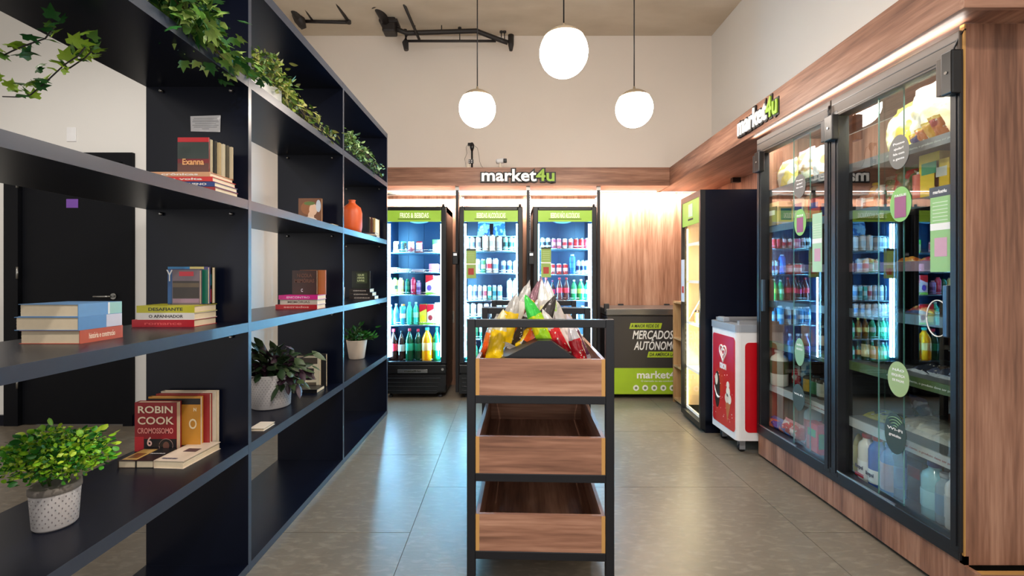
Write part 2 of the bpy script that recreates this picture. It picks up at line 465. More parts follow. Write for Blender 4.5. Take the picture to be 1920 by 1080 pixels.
for yy in (4.02, 4.55):
    box('junction_box', 2.25, 2.33, yy, yy + 0.05, 2.215, 2.262, black_plastic, hr)
area('header_strip_light', (1.70, 2.5, 2.246), 0.02, 0.9, NEUT, (0.3, 0, -1), 1.6, axis=(0, 1, 0))
area('soffit_strip_light', (1.758, 2.5, 2.24), 0.012, 1.3, NEUT, (-0.7, 0, 1), 1.5, axis=(0, 1, 0))
area('header_strip_light', (2.0, 4.2, 2.24), 0.02, 6, WARM, (0, 0.2, -1), 1.6, axis=(0, 1, 0))
box('light_strip', -1.4, 1.70, BACK - 0.10, BACK - 0.085, 2.242, 2.25, led_white, hb)
for xa, xb in ((-1.4, -0.6), (-0.56, 0.2), (0.24, 1.04), (1.08, 2.2)):
    area('header_strip_light', ((xa + xb) / 2, BACK - 0.18, 2.232), 0.02, (34.0 if xb < 1.1 else 15.0) * (xb - xa), (1.0, .86, .76), (0, 0.35, -1), xb - xa, axis=(1, 0, 0))

# slotted uprights and grey bars between the coolers
for i, px in enumerate((-0.566, 0.212, 0.984)):
    o = thing('slotted_upright', ['grey slotted upright between the first and second coolers', 'grey slotted upright between the second and third coolers', 'grey slotted upright beside the third cooler and bare wood wall'][i], 'upright', (px, BACK - 0.36, 0), group='slotted uprights between the coolers')
    box('post', -0.016, 0.016, 0, 0.03, 0.0, 2.25, dark_plastic, o)
    box('end_cap', -0.02, 0.02, -0.004, 0.034, 2.21, 2.25, white_paint, o)
    sl = MB()
    for k in range(14):
        sl.box(0.024, 0.034, 0.30, 0.304, 2.2 - k * 0.03, 2.215 - k * 0.03)
    box('wall_rail', 0.02, 0.045, 0.304, 0.33, 1.2, 2.25, grey_plastic, o)
    s_ = sl.build('slots', black_plastic, o); s_['kind'] = 'stuff'
for i, (a, b_) in enumerate(((-1.4, -0.6), (-0.56, 0.2), (0.24, 1.04))):
    c = MB(); c.tube([(a, BACK - 0.09, 2.21), (b_, BACK - 0.09, 2.21)], 0.016, 10)
    tag(c.build('crossbar', steel), 'round steel crossbar under the header above the %s cooler' % ORD[i], 'bar', 'crossbars under the header')

# ------------------------------------------------------------ bookcase
SX0, SX1 = -1.56, -1.12
PY = [0.84, 1.95, 3.06, 4.165]
ROWS = [0.035, 0.551, 1.076, 1.603, 2.13]
TH = 0.04
bc = thing('bookcase', 'long black open bookcase dividing the room, lowest board near floor', 'bookcase', (SX0, 0.84, 0))
def bcbox(name, x0, x1, y0, y1, z0, z1):
    return box(name, x0 - SX0, x1 - SX0, y0 - 0.84, y1 - 0.84, z0, z1, black_board, bc)
for y in PY:
    bcbox('divider', SX0, SX1 - .001, y, y + 0.022, 0.0, 2.58)
    e_ = bcbox('edge_band', SX1 - .001, SX1, y, y + 0.022, 0.0, 2.585); e_.data.materials[0] = edge_band_mat
for y in PY[:-1]:
    for z in ROWS:
        bcbox('shelf', SX0 + 0.001, SX1 - 0.0015, y + 0.022, y + 1.11, z - (TH if z > .1 else 0.034), z)
        e_ = bcbox('edge_band', SX1 - 0.0015, SX1 - 0.0005, y + 0.022, y + 1.11, z - (TH if z > .1 else 0.034), z); e_.data.materials[0] = edge_band_mat
for y in PY[:-1]:
    bcbox('top_board', SX0 + 0.001, SX1 - 0.0015, y + 0.022, y + 1.11, 2.54, 2.585)
    e_ = bcbox('edge_band', SX1 - .0015, SX1 - .0005, y + 0.022, y + 1.11, 2.54, 2.585); e_.data.materials[0] = edge_band_mat
for yi, y in enumerate(PY[1:]):
    for z in ROWS[1:]:
        for xx in (0.07, 0.37):
            g = MB(); g.lathe([(0.007, 0), (0.007, 0.012), (0.003, 0.016)], 8)
            g.build('shelf_pin', steel, bc, (xx, y - 0.84 - 0.001, z - TH - 0.02), (R(90), 0, 0))

# ------------------------------------------------------------ pendant globes
for i, (px, py, Y, lab) in enumerate(((1057, 99, 2.59, 'biggest-looking round white pendant globe, hanging highest over the snack trolley'),
                                 (895, 204, 3.42, 'round white pendant globe hanging above the middle cooler, nearer the bookcase'),
                                 (1189, 204, 3.42, 'round white pendant globe hanging nearer the glass display cabinet'))):
    c = at(px, py, Y); r = 0.138
    o = thing('pendant_lamp', lab, 'lamp', c, group='opal globe pendants')
    prof = [(r * math.sin(R(a)), -r * math.cos(R(a))) for a in range(2, 129, 6)]
    MB().lathe(prof, 32).build('globe', globe_mat, o)
    cp = [((r + .003) * math.sin(R(a)), -(r + .003) * math.cos(R(a))) for a in (126, 132, 140, 148, 156, 164, 172)] + [(0.012, r + 0.006), (0.006, r + 0.03)]
    MB().lathe(cp, 32).build('cap', P('taupe_cap', (150, 132, 108), 0.5), o)
    MB().tube([(0, 0, r + 0.02), (0, 0, CEIL - c.z)], 0.0045, 6).build('cord', black_plastic, o)

# ------------------------------------------------------------ shop signs on the headers
def shop_sign(loc, rot, width, cap, label):
    o = thing('shop_sign', label, 'sign', loc, rot)
    k = width / (sum(CW.get(c, 0.5) for c in 'market4u') * cap / 0.70)
    wm = sum(CW[c] for c in 'market') * cap / 0.70 * k
    wu = width - wm
    ink = P('sign_outline', (22, 20, 20), 0.5)
    for nm, s, x, w, mat in (('lettering', 'market', 0, wm, P('sign_white', (240, 238, 234), 0.4, emit=0.25)), ('number_lettering', '4u', wm, wu, P('sign_green', (150, 190, 50), 0.4))):
        e = link(nm, None, o)
        text('outline', s, w, cap, ink, (x, 0, 0.012), (0, 0, 0), e, 0.010, 0.017, align='LEFT')
        text('letters', s, w, cap, mat, (x, 0, 0.024), (0, 0, 0), e, 0.006, 0.004, align='LEFT')
    return o
shop_sign((-0.30, HY - 0.002, 2.297), FACE_CAM, 0.80, 0.125, 'raised market4u letters on the header above the three upright coolers')
shop_sign((skew(3.5) - 0.002, 3.325, 2.30), (R(90), 0, R(-90)), 0.50, 0.125, 'raised market4u letters on the header beside the glass display cabinet')

# ------------------------------------------------------------ product builders (each mesh is made once and shared)
CACHE = {}
def cached(key, fn):
    if key not in CACHE: CACHE[key] = fn()
    return CACHE[key]

def C3(c):                       # colour tuple -> glossy print material
    return P('print_%d_%d_%d' % c, c, 0.32, var=0.08, scale=30)
alu = P('can_aluminium', (200, 202, 205), 0.25, metal=0.9)
juice_mats = {}
def drink(c):
    return P('drink_%d_%d_%d' % c, c, 0.12, var=0.04, scale=20, coat=0.4)

def can_mesh(r, h, side, band):
    def mk():
        m = MB()
        m.lathe([(r * .78, 0), (r, h * .05), (r, h * .32), (r, h * .62), (r, h * .9), (r * .8, h * .97), (r * .8, h), (r * .74, h * .985)], 14, [2, 0, 1, 0, 2, 2, 2])
        return m.mesh('drink_can', [C3(side), C3(band), alu])
    return cached(('can', r, h, side, band), mk)

def bottle_parts(r, h, col, label, cap, shape='soda', lab=(0.34, 0.56)):
    def prof():
        if shape == 'soda':
            return [(r * .7, 0), (r * .95, h * .03), (r, h * .1), (r, h * .58), (r * .93, h * .68), (r * .62, h * .80), (r * .32, h * .88), (r * .3, h * .93)]
        if shape == 'contour':
            return [(r * .75, 0), (r, h * .06), (r * .98, h * .18), (r * .80, h * .34), (r, h * .50), (r * .98, h * .62), (r * .6, h * .78), (r * .34, h * .88), (r * .32, h * .94)]
        if shape == 'wide':
            return [(r * .8, 0), (r, h * .04), (r, h * .72), (r * .85, h * .80), (r * .5, h * .86), (r * .45, h * .92)]
        if shape == 'wine':
            return [(r * .9, 0), (r, h * .03), (r, h * .55), (r * .8, h * .66), (r * .36, h * .76), (r * .34, h * .95)]
        return [(r * .85, 0), (r, h * .04), (r, h * .84), (r * .7, h * .9), (r * .55, h * .92)]
    body = cached(('b', r, h, col, shape), lambda: MB().lathe(prof(), 16).mesh('bottle_body', drink(col)))
    lb = cached(('l', r, h, label, lab), lambda: MB().lathe([(r * 1.012, h * lab[0]), (r * 1.018, h * lab[0] + .001), (r * 1.018, h * lab[1] - .001), (r * 1.012, h * lab[1])], 16).mesh('label', C3(label)))
    cr = r * (.38 if shape in ('soda', 'contour', 'wine') else .55)
    cp = cached(('c', r, h, cap, shape), lambda: MB().lathe([(cr, h * .915), (cr, h * .99), (cr * .9, h)], 12).mesh('cap', C3(cap)))
    return body, lb, cp

def bottle(loc, r, h, col, lab_c, cap_c, label, group, shape='soda', lab=(0.34, 0.56), cat='bottle', name='drink_bottle', rz=0):
    o = thing(name, label, cat, loc, (0, 0, rz), group)
    b, l, c = bottle_parts(r, h, col, lab_c, cap_c, shape, lab)
    link('body', b, o); link('wrapper', l, o); link('cap', c, o)
    return o

def can(loc, r, h, side, band, label, group):
    return tag(link('drink_can', can_mesh(r, h, side, band), None, loc), label, 'can', group)

def carton(loc, w, d, h, base, top, blob, label, group, rz=0, name='juice_carton'):
    o = thing(name, label, 'carton', loc, (0, 0, rz), group)
    link('box', cached(('cb', w, d, h, base), lambda: MB().bbox(-w / 2, w / 2, -d / 2, d / 2, 0, h, .003).mesh('box', C3(base))), o)
    link('top_print', cached(('ct', w, d, h, top), lambda: MB().prism([(-w / 2, h * .62), (w / 2, h * .78), (w / 2, h), (-w / 2, h)], 1, -d / 2 - .0008, -d / 2 + .001).mesh('top_print', C3(top))), o)
    link('fruit_print', cached(('cf', w, h, d, blob), lambda: MB().lathe([(w * .30, -.001), (w * .30, .001)], 14).mesh('fruit_print', C3(blob))), o, (0, -d / 2 - .0006, h * .36), (R(90), 0, 0), (1, 1.3, 1))
    link('base_print', cached(('cg', w, h, d), lambda: MB().box(-w / 2, w / 2, -d / 2 - .0009, -d / 2, 0, h * .13).mesh('base_print', C3((130, 190, 50)))), o)
    return o

from mathutils import noise as mnoise
def pillow_mesh(w, d, h, seed=0, n=18, peak=0.0):
    """a filled bag: w wide, d thick, h tall, standing on its seam, crumpled; material 1 on the crimped ends"""
    m = MB(); vs, fs, mi = [], [], []
    sv = Vector((seed * 3.7, seed * 1.3, seed * 5.1))
    for side in (1, -1):
        o = len(vs)
        for j in range(n + 1):
            v = j / n
            for i in range(n + 1):
                u = i / n
                prof = (max(0, math.sin(math.pi * u)) ** .55) * (max(0, math.sin(math.pi * min(1, max(0, (v - .05) / .90)))) ** .5)
                rim = 1 if 0 < i < n and 0 < j < n else 0
                q = Vector(((u - .5) * 3.2, (v - .5) * 3.2 * h / w, side * 2.0)) + sv
                f1 = mnoise.noise(q) * .42 + mnoise.noise(q * 2.6) * .26 + abs(mnoise.noise(Vector((q.x * 5.2 + q.y * 2.2, q.y * 1.6, q.z)))) * -.35
                edge = mnoise.noise(Vector((v * 7, seed, 0))) * .035 * (1 if u > .5 else -1) * abs(u - .5) * 2
                wx = (1.0 - .12 * math.sin(math.pi * v)) * (1 - .20 * v ** 4 - peak * .35 * max(0, v - .7) / .3)
                zz = v * h + peak * h * .16 * max(0, v - .8) / .2 * (1 - abs(u - .5) * 2.2) + mnoise.noise(Vector((u * 4, seed + .5, v * 2))) * .03 * h * v
                vs.append(((u - .5 + edge) * w * wx, side * d / 2 * (prof * (1 + .55 * f1 * rim)) + rim * f1 * d * .10 * side, zz))
        for j in range(n):
            for i in range(n):
                q = (o + j * (n + 1) + i, o + j * (n + 1) + i + 1, o + (j + 1) * (n + 1) + i + 1, o + (j + 1) * (n + 1) + i)
                fs.append(q if side < 0 else q[::-1])
                t = (j + .5) / n
                mi.append(1 if t < .09 or t > (.74 if peak else .88) else 0)
    m.v, m.f, m.mi, m.sm = vs, fs, mi, [True] * len(fs)
    return m

def film(c0, c2, seed):
    """printed plastic film: a main colour with blotches of the second and small pale marks"""
    k = 'film_%s_%s_%d' % ('_'.join(map(str, c0)), '_'.join(map(str, c2)), seed)
    if k in MATS: return MATS[k]
    m, nt, b = _new(k)
    n, l = nt.nodes, nt.links
    tc = n.new('ShaderNodeTexCoord'); mp = n.new('ShaderNodeMapping'); mp.inputs['Location'].default_value = (seed * 1.7, seed * .9, seed * 2.3)
    l.new(tc.outputs['Object'], mp.inputs[0])
    def thr(scale, lo, hi, det=1):
        t = n.new('ShaderNodeTexNoise'); t.inputs['Scale'].default_value = scale; t.inputs['Detail'].default_value = det
        l.new(mp.outputs[0], t.inputs[0])
        r_ = n.new('ShaderNodeMapRange'); r_.inputs[1].default_value = lo; r_.inputs[2].default_value = hi
        l.new(t.outputs[0], r_.inputs[0]); return r_.outputs[0]
    a = n.new('ShaderNodeMix'); a.data_type = 'RGBA'; a.inputs[6].default_value = srgb(c0) + (1,); a.inputs[7].default_value = srgb(c2) + (1,)
    l.new(thr(14, .50, .54), a.inputs[0])
    c = n.new('ShaderNodeMix'); c.data_type = 'RGBA'; c.inputs[7].default_value = srgb((236, 226, 206)) + (1,)
    l.new(thr(52, .66, .69, 2), c.inputs[0]); l.new(a.outputs[2], c.inputs[6])
    l.new(c.outputs[2], b.inputs['Base Color'])
    b.inputs['Roughness'].default_value = .24
    bp = n.new('ShaderNodeBump'); bp.inputs['Strength'].default_value = .35; bp.inputs['Distance'].default_value = .004
    t = n.new('ShaderNodeTexNoise'); t.inputs['Scale'].default_value = 60; t.inputs['Detail'].default_value = 3; t.inputs['Distortion'].default_value = 1.2
    l.new(mp.outputs[0], t.inputs[0]); l.new(t.outputs[0], bp.inputs['Height']); l.new(bp.outputs[0], b.inputs['Normal'])
    MATS[k] = m
    return m

def bag(name, loc, w, d, h, cols, label, cat='bag', group=None, rot=(0, 0, 0), seed=0, parent=None, peak=0.0):
    me = cached(('bag', w, d, h, cols, seed), lambda: pillow_mesh(w, d, h, seed, peak=peak).mesh(name, [film(cols[0], cols[2], seed), P('foil_%d_%d_%d' % cols[1], cols[1], 0.22, metal=.25 if peak else 0, var=.25, scale=50, bump=.5)]))
    return tag(link(name, me, None, loc, rot), label, cat, group)

# ------------------------------------------------------------ upright coolers
CY0 = 4.70
def rounded(x0, x1, z0, z1, r, n=4):
    pts = []
    for cx, cz, a0 in ((x1 - r, z1 - r, 0), (x0 + r, z1 - r, 90), (x0 + r, z0 + r, 180), (x1 - r, z0 + r, 270)):
        for k in range(n + 1):
            a = R(a0 + 90 * k / n); pts.append((cx + r * math.cos(a), cz + r * math.sin(a)))
    return pts

def cooler(xc, header, label, led_sides, shelves):
    o = thing('upright_cooler', label, 'cooler', (xc, CY0, 0), group='upright drink coolers')
    W, D, H = .33, .56, 2.0
    m = MB()
    m.box(-W, -W + .035, .05, D, .35, H); m.box(W - .035, W, .05, D, .35, H); m.box(-W, W, D - .03, D, .35, H); m.box(-W, W, .05, D, H - .06, H); m.box(-W, W, .05, D, .30, .355)
    m.build('cabinet_shell', black_plastic, o)
    m = MB()
    m.box(-W + .035, -W + .04, .055, D - .03, .355, H - .06); m.box(W - .04, W - .035, .055, D - .03, .355, H - .06); m.box(-W + .04, W - .04, D - .036, D - .03, .355, H - .06); m.box(-W + .04, W - .04, .055, D - .03, H - .066, H - .06)
    m.build('liner', liner, o)
    for k in (-.18, .0, .18):
        box('liner_rib', k - .006, k + .006, D - .044, D - .036, .36, 1.9, liner, o)
    fan = MB(); fan.lathe([(.12, 0), (.125, .012), (.09, .03), (.02, .035)], 20); fan.build('fan_cover', P('fan_plastic', (150, 175, 190), .3), o, (0, D - .25, 1.90), (R(200), 0, 0))
    # door: rounded frame, glass, header print
    fr = MB(); t = .052
    fr.bbox(-W, -W + t, 0, .045, .36, H - .01, .008); fr.bbox(W - t, W, 0, .045, .36, H - .01, .008); fr.bbox(-W + t, W - t, 0, .045, H - .01 - .04, H - .01, .008); fr.bbox(-W + t, W - t, 0, .045, .36, .385, .006)
    fr.build('door_frame', frame_metal, o)
    box('door_pane', -W + t, W - t, .012, .018, .385, H - .05, fridge_glass, o)
    hp = box('header_print', -W + t - .004, W - t + .004, .004, .011, 1.835, H - .045, P('cooler_header_green', (140, 178, 58), .4, emit=.35), o)
    text('header_lettering', header, min(.30, .030 * len(header)), .052, P('cream_ink', (236, 240, 214), .5, emit=.3), (0, .003, 1.875), FACE_CAM, hp, .001, .0012)
    box('underline', -.17, .17, .001, .004, 1.86, 1.866, dark_text, hp)
    # plinth with louvres
    box('plinth', -W, W, .02, D, .05, .30, black_plastic, o, bevel=.02)
    m = MB(); m.prism([(-W, .055), (W - .10, .055), (W, .14), (W, .25), (-W, .25)], 1, -.012, .02); m.build('grille_panel', black_plastic, o)
    for k in range(4):
        box('louvre', -W + .03, W - .09 + k * .012, -.026, -.012, .085 + k * .042, .094 + k * .042, frame_metal, o, bevel=.003)
    box('kick_strip', -W + .0, W, -.005, .02, .262, .352, black_plastic, o, bevel=.008)
    np_ = box('name_plate', -.17, .14, -.010, -.004, .268, .305, steel, o, bevel=.004)
    text('plate_lettering', 'metalfrio', .17, .018, dark_text, (-.015, -.011, .279), FACE_CAM, np_, .0005, .001)
    lk = MB(); lk.lathe([(.014, -.004), (.014, .004)], 12); lk.build('door_lock', chrome, o, (W - .035, -.006, .305), (R(90), 0, 0))
    for sx in (-.26, .26):
        for sy in (.08, .48):
            f_ = MB(); f_.lathe([(.022, 0), (.022, .02), (.012, .02), (.012, .06)], 10, c=(sx, sy, 0)); f_.build('foot', dark_plastic, o)
    hi = MB(); hi.lathe([(.014, 0), (.014, .03)], 10, c=(W - .03, .02, H - .012)); hi.build('top_hinge', frame_metal, o)
    for z in shelves:
        s = MB(); s.box(-W + .045, W - .045, .10, D - .05, z - .008, z - .003)
        sh = s.build('shelf', P('shelf_wire_white', (120, 150, 165), .3, metal=.3), o)
        q = MB(); q.tube([(-W + .045, .10, z + .004), (W - .045, .10, z + .004)], .004, 6); q.tube([(-W + .045, .10, z + .028), (W - .045, .10, z + .028)], .0025, 6)
        q.build('front_wire', chrome, sh)
    for sd, wd in led_sides:
        x = sd * (W - .062)
        box('led_strip', x - wd / 2, x + wd / 2, .058, .066, .42, 1.82, led_cold, o)
    for sd in (-1, 1):
        area('cooler_led_light', (xc + sd * (W - .07), CY0 + .075, 1.12), .02, 22.0, COLD, (-sd * .55, 1, 0), 1.4)
        area('cooler_led_glow', (xc + sd * (W - .062), CY0 + .052, 1.12), .015, 9.0, (0.22, 0.62, 1.0), (0, -1, 0), 1.4)
    return o

TOPZ = [1.52, 1.31, 1.07, .75, .362]
c1 = at(776.5, 0, CY0).x; c2 = at(920.5, 0, CY0).x; c3 = at(1059.5, 0, CY0).x
k1 = cooler(c1, 'FRIOS & BEBIDAS', 'upright glass-door cooler headed FRIOS & BEBIDAS beside the bookcase end', [(-1, .012), (1, .006)], [1.52, 1.31, 1.07, .75, .362])
k2 = cooler(c2, 'BEBIDAS ALCOÓLICAS', 'upright glass-door cooler headed BEBIDAS ALCOÓLICAS behind the snack trolley', [(-1, .016), (1, .012)], [1.535, 1.30, 1.01, .84, .60, .362])
k3 = cooler(c3, 'BEBIDAS NÃO ALCOÓLICAS', 'upright glass-door cooler headed BEBIDAS NÃO ALCOÓLICAS beside the bare wood wall', [(-1, .012), (1, .034)], [1.56, 1.285, 1.01, .75, .362])

# green notices on two cooler doors, black magnetic locks on the uprights
def notice(x, y, z0, z1, w, lab):
    o = thing('door_notice', lab, 'notice', (x, y, z0), group='green door notices')
    h = z1 - z0
    box('sheet', -w / 2, w / 2, -.001, 0, 0, h, sage, o)
    box('heading', -w / 2, w / 2, -.002, -.001, h * .93, h, P('notice_heading', (60, 70, 60), .5), o)
    box('white_band', -w / 2, w / 2, -.002, -.001, h * .46, h * .50, white_ink, o)
    box('red_square', -w * .28, w * .28, -.002, -.001, h * .12, h * .34, P('notice_red', (170, 60, 50), .5), o)
    for k in range(5):
        box('print_line', -w * .36, w * .36, -.0018, -.001, h * (.58 + k * .065), h * (.58 + k * .065) + .004, P('pale_green_ink', (196, 214, 160), .5), o)
notice(at(883, 0, CY0).x, CY0 + .011, at(0, 522, CY0).z, at(0, 466, CY0).z, .105, 'tall narrow green notice stuck on the alcoholic drinks cooler door')
notice(at(1024, 0, CY0).x, CY0 + .011, at(0, 520, CY0).z, at(0, 463, CY0).z, .105, 'tall narrow green notice stuck on the non-alcoholic drinks cooler door')
for px, w_, lab in ((854, 'first', 'black box lock clipped between the first and second coolers'), (996, 'x', 'black box lock clipped between the second and third coolers')):
    p = at(px, 485, 4.71)
    o = thing('box_lock', lab, 'lock', p, group='box locks between the coolers')
    box('housing', -.028, .028, -.03, .02, -.06, .07, black_plastic, o, bevel=.006)
    box('bracket', -.012, .012, .02, BACK - .36 - 4.712, -.02, .02, black_plastic, o)
    box('plate', -.018, .018, -.034, -.030, .03, .055, chrome, o)

so = thing('power_socket', 'white power socket on the wood panel between first two coolers', 'socket', at(848, 594, BACK - .033))
box('plate', -.025, .025, -.008, .003, -.07, .07, P('ivory_plastic', (206, 196, 180), .5), so, bevel=.003)
box('outlet', -.012, .012, -.011, -.008, -.03, .03, grey_plastic, so)
ORDL = lambda i, n: ('leftmost' if i == 0 else 'rightmost' if i == n - 1 else ORD[i] + ' from left')
def row(items, cname, shelf_txt, z, Y=4.83, gname=''):
    """items: (px, kind, args...) at their places along one cooler shelf; labels say which one"""
    n = len(items)
    for i, it in enumerate(items):
        px, kind, w, h, cols, look = it
        x = at(px, 0, Y).x
        lab = '%s, %s, %s shelf of %s' % (look, ORDL(i, n), shelf_txt, cname)
        g = 'drinks on the %s shelf of %s' % (shelf_txt, cname)
        r = w / 2 / (F / Y)
        hh = h / (F / Y)
        if kind == 'can': can((x, Y, z), r, hh, cols[0], cols[1], lab, g)
        elif kind == 'carton': carton((x, Y, z), r * 2, r * 1.6, hh, cols[0], cols[1], cols[2], lab, g)
        elif kind == 'pouch': bag('yogurt_pouch', (x, Y, z), r * 2, r * 1.1, hh, cols, lab, 'pouch', g, seed=i % 3)
        elif kind == 'flat':
            tag(MB().bbox(-r, r, -.07, .07, 0, hh, .006).build('cold_cut_pack', C3(cols[0]), None, (x, Y + .04, z)), lab, 'pack', g)
        else: bottle((x, Y, z), r, hh, cols[0], cols[1], cols[2], lab, g, kind, name='drink_bottle')

K1, K2, K3 = 'FRIOS cooler', 'the alcoholic cooler', 'the non-alcoholic cooler'
WH, RD, GN, BL, PK = (236, 238, 240), (196, 30, 40), (40, 150, 70), (40, 110, 190), (226, 110, 140)
COLA = (36, 16, 12)
row([(743, 'pouch', 12, 21, ((230, 234, 236), WH, (60, 80, 90)), 'white pouch'), (757, 'pouch', 12, 21, ((226, 236, 230), (90, 200, 120), (60, 90, 90)), 'white and green pouch'),
     (771, 'pouch', 14, 21, ((240, 214, 216), WH, (220, 110, 120)), 'pinkish white pouch'), (786, 'pouch', 14, 21, ((240, 220, 222), RD, (200, 70, 80)), 'red-topped white pouch'),
     (819, 'carton', 14, 24, ((226, 236, 200), (90, 190, 70), (230, 230, 210)), 'pale green box')], K1, 'top', 1.52)
row([(738, 'flat', 16, 9, ((225, 228, 230),), 'flat white pack'), (758, 'flat', 20, 7, ((205, 215, 220),), 'flat silvery pack'), (784, 'flat', 24, 6, ((190, 180, 190),), 'flat pale pack of cold cuts'), (814, 'flat', 18, 16, ((216, 120, 130),), 'pink meat pack')], K1, 'second', 1.31)
row([(732, 'plain', 8, 32, ((220, 230, 220), (240, 240, 230), (200, 210, 200)), 'white bottle'), (741, 'plain', 10, 32, ((200, 215, 90), (60, 60, 40), (70, 160, 60)), 'yellow-green bottle'), (752, 'plain', 11, 32, ((232, 226, 150), (220, 220, 190), (235, 235, 220)), 'cream yellow bottle'),
     (764, 'plain', 9, 30, ((20, 110, 90), (40, 140, 110), (30, 150, 90)), 'dark green bottle'), (775, 'plain', 10, 33, ((196, 50, 80), (214, 90, 110), (200, 40, 70)), 'red-pink bottle'), (785, 'plain', 10, 27, ((150, 120, 170), (90, 50, 100), (230, 210, 220)), 'lilac bottle'),
     (806, 'carton', 14, 37, ((230, 200, 200), (206, 30, 36), (110, 70, 170)), 'red juice carton with purple grapes'), (820, 'carton', 13, 36, ((240, 210, 200), (226, 110, 110), (220, 130, 120)), 'pale pink juice carton')], K1, 'third', 1.07)
row([(733, 'soda', 10, 38, ((20, 60, 90), (40, 110, 160), (220, 225, 230)), 'dark blue water bottle'), (743, 'soda', 11, 40, ((90, 150, 190), (60, 130, 190), (230, 235, 240)), 'clear water bottle'), (756, 'plain', 13, 39, ((60, 160, 200), (225, 235, 240), (230, 150, 60)), 'blue sports bottle with orange cap'),
     (768, 'soda', 13, 43, ((60, 190, 150), (60, 200, 160), (90, 220, 150)), 'green water bottle'), (780, 'soda', 12, 43, ((70, 190, 160), (160, 230, 210), (210, 240, 220)), 'pale green water bottle'),
     (794, 'carton', 13, 39, ((226, 214, 60), (206, 24, 34), (240, 200, 30)), 'red and yellow juice carton'), (808, 'carton', 13, 39, ((236, 190, 160), (206, 24, 34), (150, 40, 40)), 'red juice carton with dark fruit'), (821, 'carton', 10, 42, ((240, 236, 150), (226, 236, 190), (110, 190, 60)), 'pale yellow juice carton')], K1, 'fourth', .75)
row([(738, 'soda', 17, 61, (COLA, (206, 30, 44), (206, 30, 44)), 'big cola bottle with red label'), (753, 'soda', 14, 58, (COLA, (170, 190, 190), (30, 30, 34)), 'big dark cola bottle with grey label'), (768, 'soda', 16, 62, ((14, 70, 40), (40, 160, 120), (206, 50, 60)), 'big green guarana bottle'), (784, 'soda', 15, 61, ((16, 54, 30), (20, 120, 80), (206, 40, 60)), 'big dark green guarana bottle'),
     (801, 'soda', 21, 64, ((246, 150, 14), (240, 190, 120), (70, 190, 170)), 'big orange soda bottle'), (819, 'soda', 15, 64, ((20, 130, 70), (120, 220, 170), (30, 150, 90)), 'big green soda bottle')], K1, 'bottom', .362)
# cooler two
sil = ((222, 228, 232), (150, 170, 190))
row([(876, 'can', 9, 27, sil, 'silver can'), (886, 'can', 9, 27, ((200, 214, 224), (120, 140, 170)), 'silver-blue can'), (897, 'can', 10, 27, sil, 'silver can'), (910, 'can', 12, 31, ((238, 242, 242), (220, 232, 236)), 'tall white can'), (923, 'can', 12, 31, ((236, 242, 240), (196, 214, 220)), 'tall pale can'), (936, 'can', 11, 29, ((230, 238, 240), (210, 216, 226)), 'white can'),
     (948, 'can', 9, 27, ((150, 210, 200), (40, 90, 90)), 'teal can'), (958, 'can', 9, 27, ((150, 210, 200), (40, 90, 90)), 'teal can'), (967, 'can', 8, 27, sil, 'silver can')], K2, 'top', 1.535)
row([(896, 'can', 9, 27, ((226, 236, 240), (180, 200, 214)), 'white can'), (906, 'can', 9, 27, ((90, 190, 140), (220, 235, 225)), 'green can'), (917, 'can', 11, 29, ((240, 240, 240), (206, 50, 60)), 'white can with red band'), (929, 'can', 11, 28, ((226, 236, 240), (120, 150, 190)), 'white and blue can'), (944, 'can', 9, 24, ((214, 226, 236), (90, 130, 180)), 'blue-white can'), (955, 'can', 9, 24, ((214, 226, 236), (60, 100, 160)), 'blue-white can'), (966, 'can', 9, 24, ((236, 240, 244), (170, 190, 214)), 'white can')], K2, 'second', 1.30)
row([(882, 'can', 9, 29, sil, 'slim silver can'), (891, 'can', 8, 29, ((180, 200, 220), (90, 110, 150)), 'slim blue can'), (900, 'can', 8, 29, sil, 'slim silver can'), (909, 'can', 8, 29, ((230, 230, 236), (196, 90, 110)), 'slim can with pink band'), (918, 'can', 8, 29, ((60, 150, 130), (200, 226, 220)), 'slim green can'), (927, 'can', 8, 29, ((150, 214, 210), (40, 120, 130)), 'slim teal can'), (937, 'can', 9, 29, ((214, 228, 240), (100, 150, 200)), 'slim pale blue can'),
     (955, 'plain', 10, 42, ((226, 236, 240), (240, 242, 244), (60, 70, 90)), 'white bottle'), (966, 'plain', 10, 42, ((226, 236, 240), (240, 242, 244), (60, 70, 90)), 'white bottle')], K2, 'third', 1.01)
row([(876, 'can', 9, 25, ((236, 240, 240), (214, 222, 236)), 'white can'), (888, 'can', 10, 25, ((236, 240, 240), (196, 204, 226)), 'white can'), (900, 'can', 10, 25, ((236, 240, 240), (214, 222, 236)), 'white can'), (912, 'can', 10, 25, ((236, 240, 240), (214, 222, 236)), 'white can'), (924, 'can', 10, 25, ((226, 232, 236), (90, 140, 190)), 'white and blue can'), (936, 'can', 10, 25, ((226, 232, 236), (90, 140, 190)), 'white and blue can'), (948, 'can', 10, 25, ((200, 224, 214), (40, 120, 90)), 'pale green can'), (960, 'can', 10, 25, ((200, 224, 214), (40, 120, 90)), 'pale green can')], K2, 'fourth', .84)
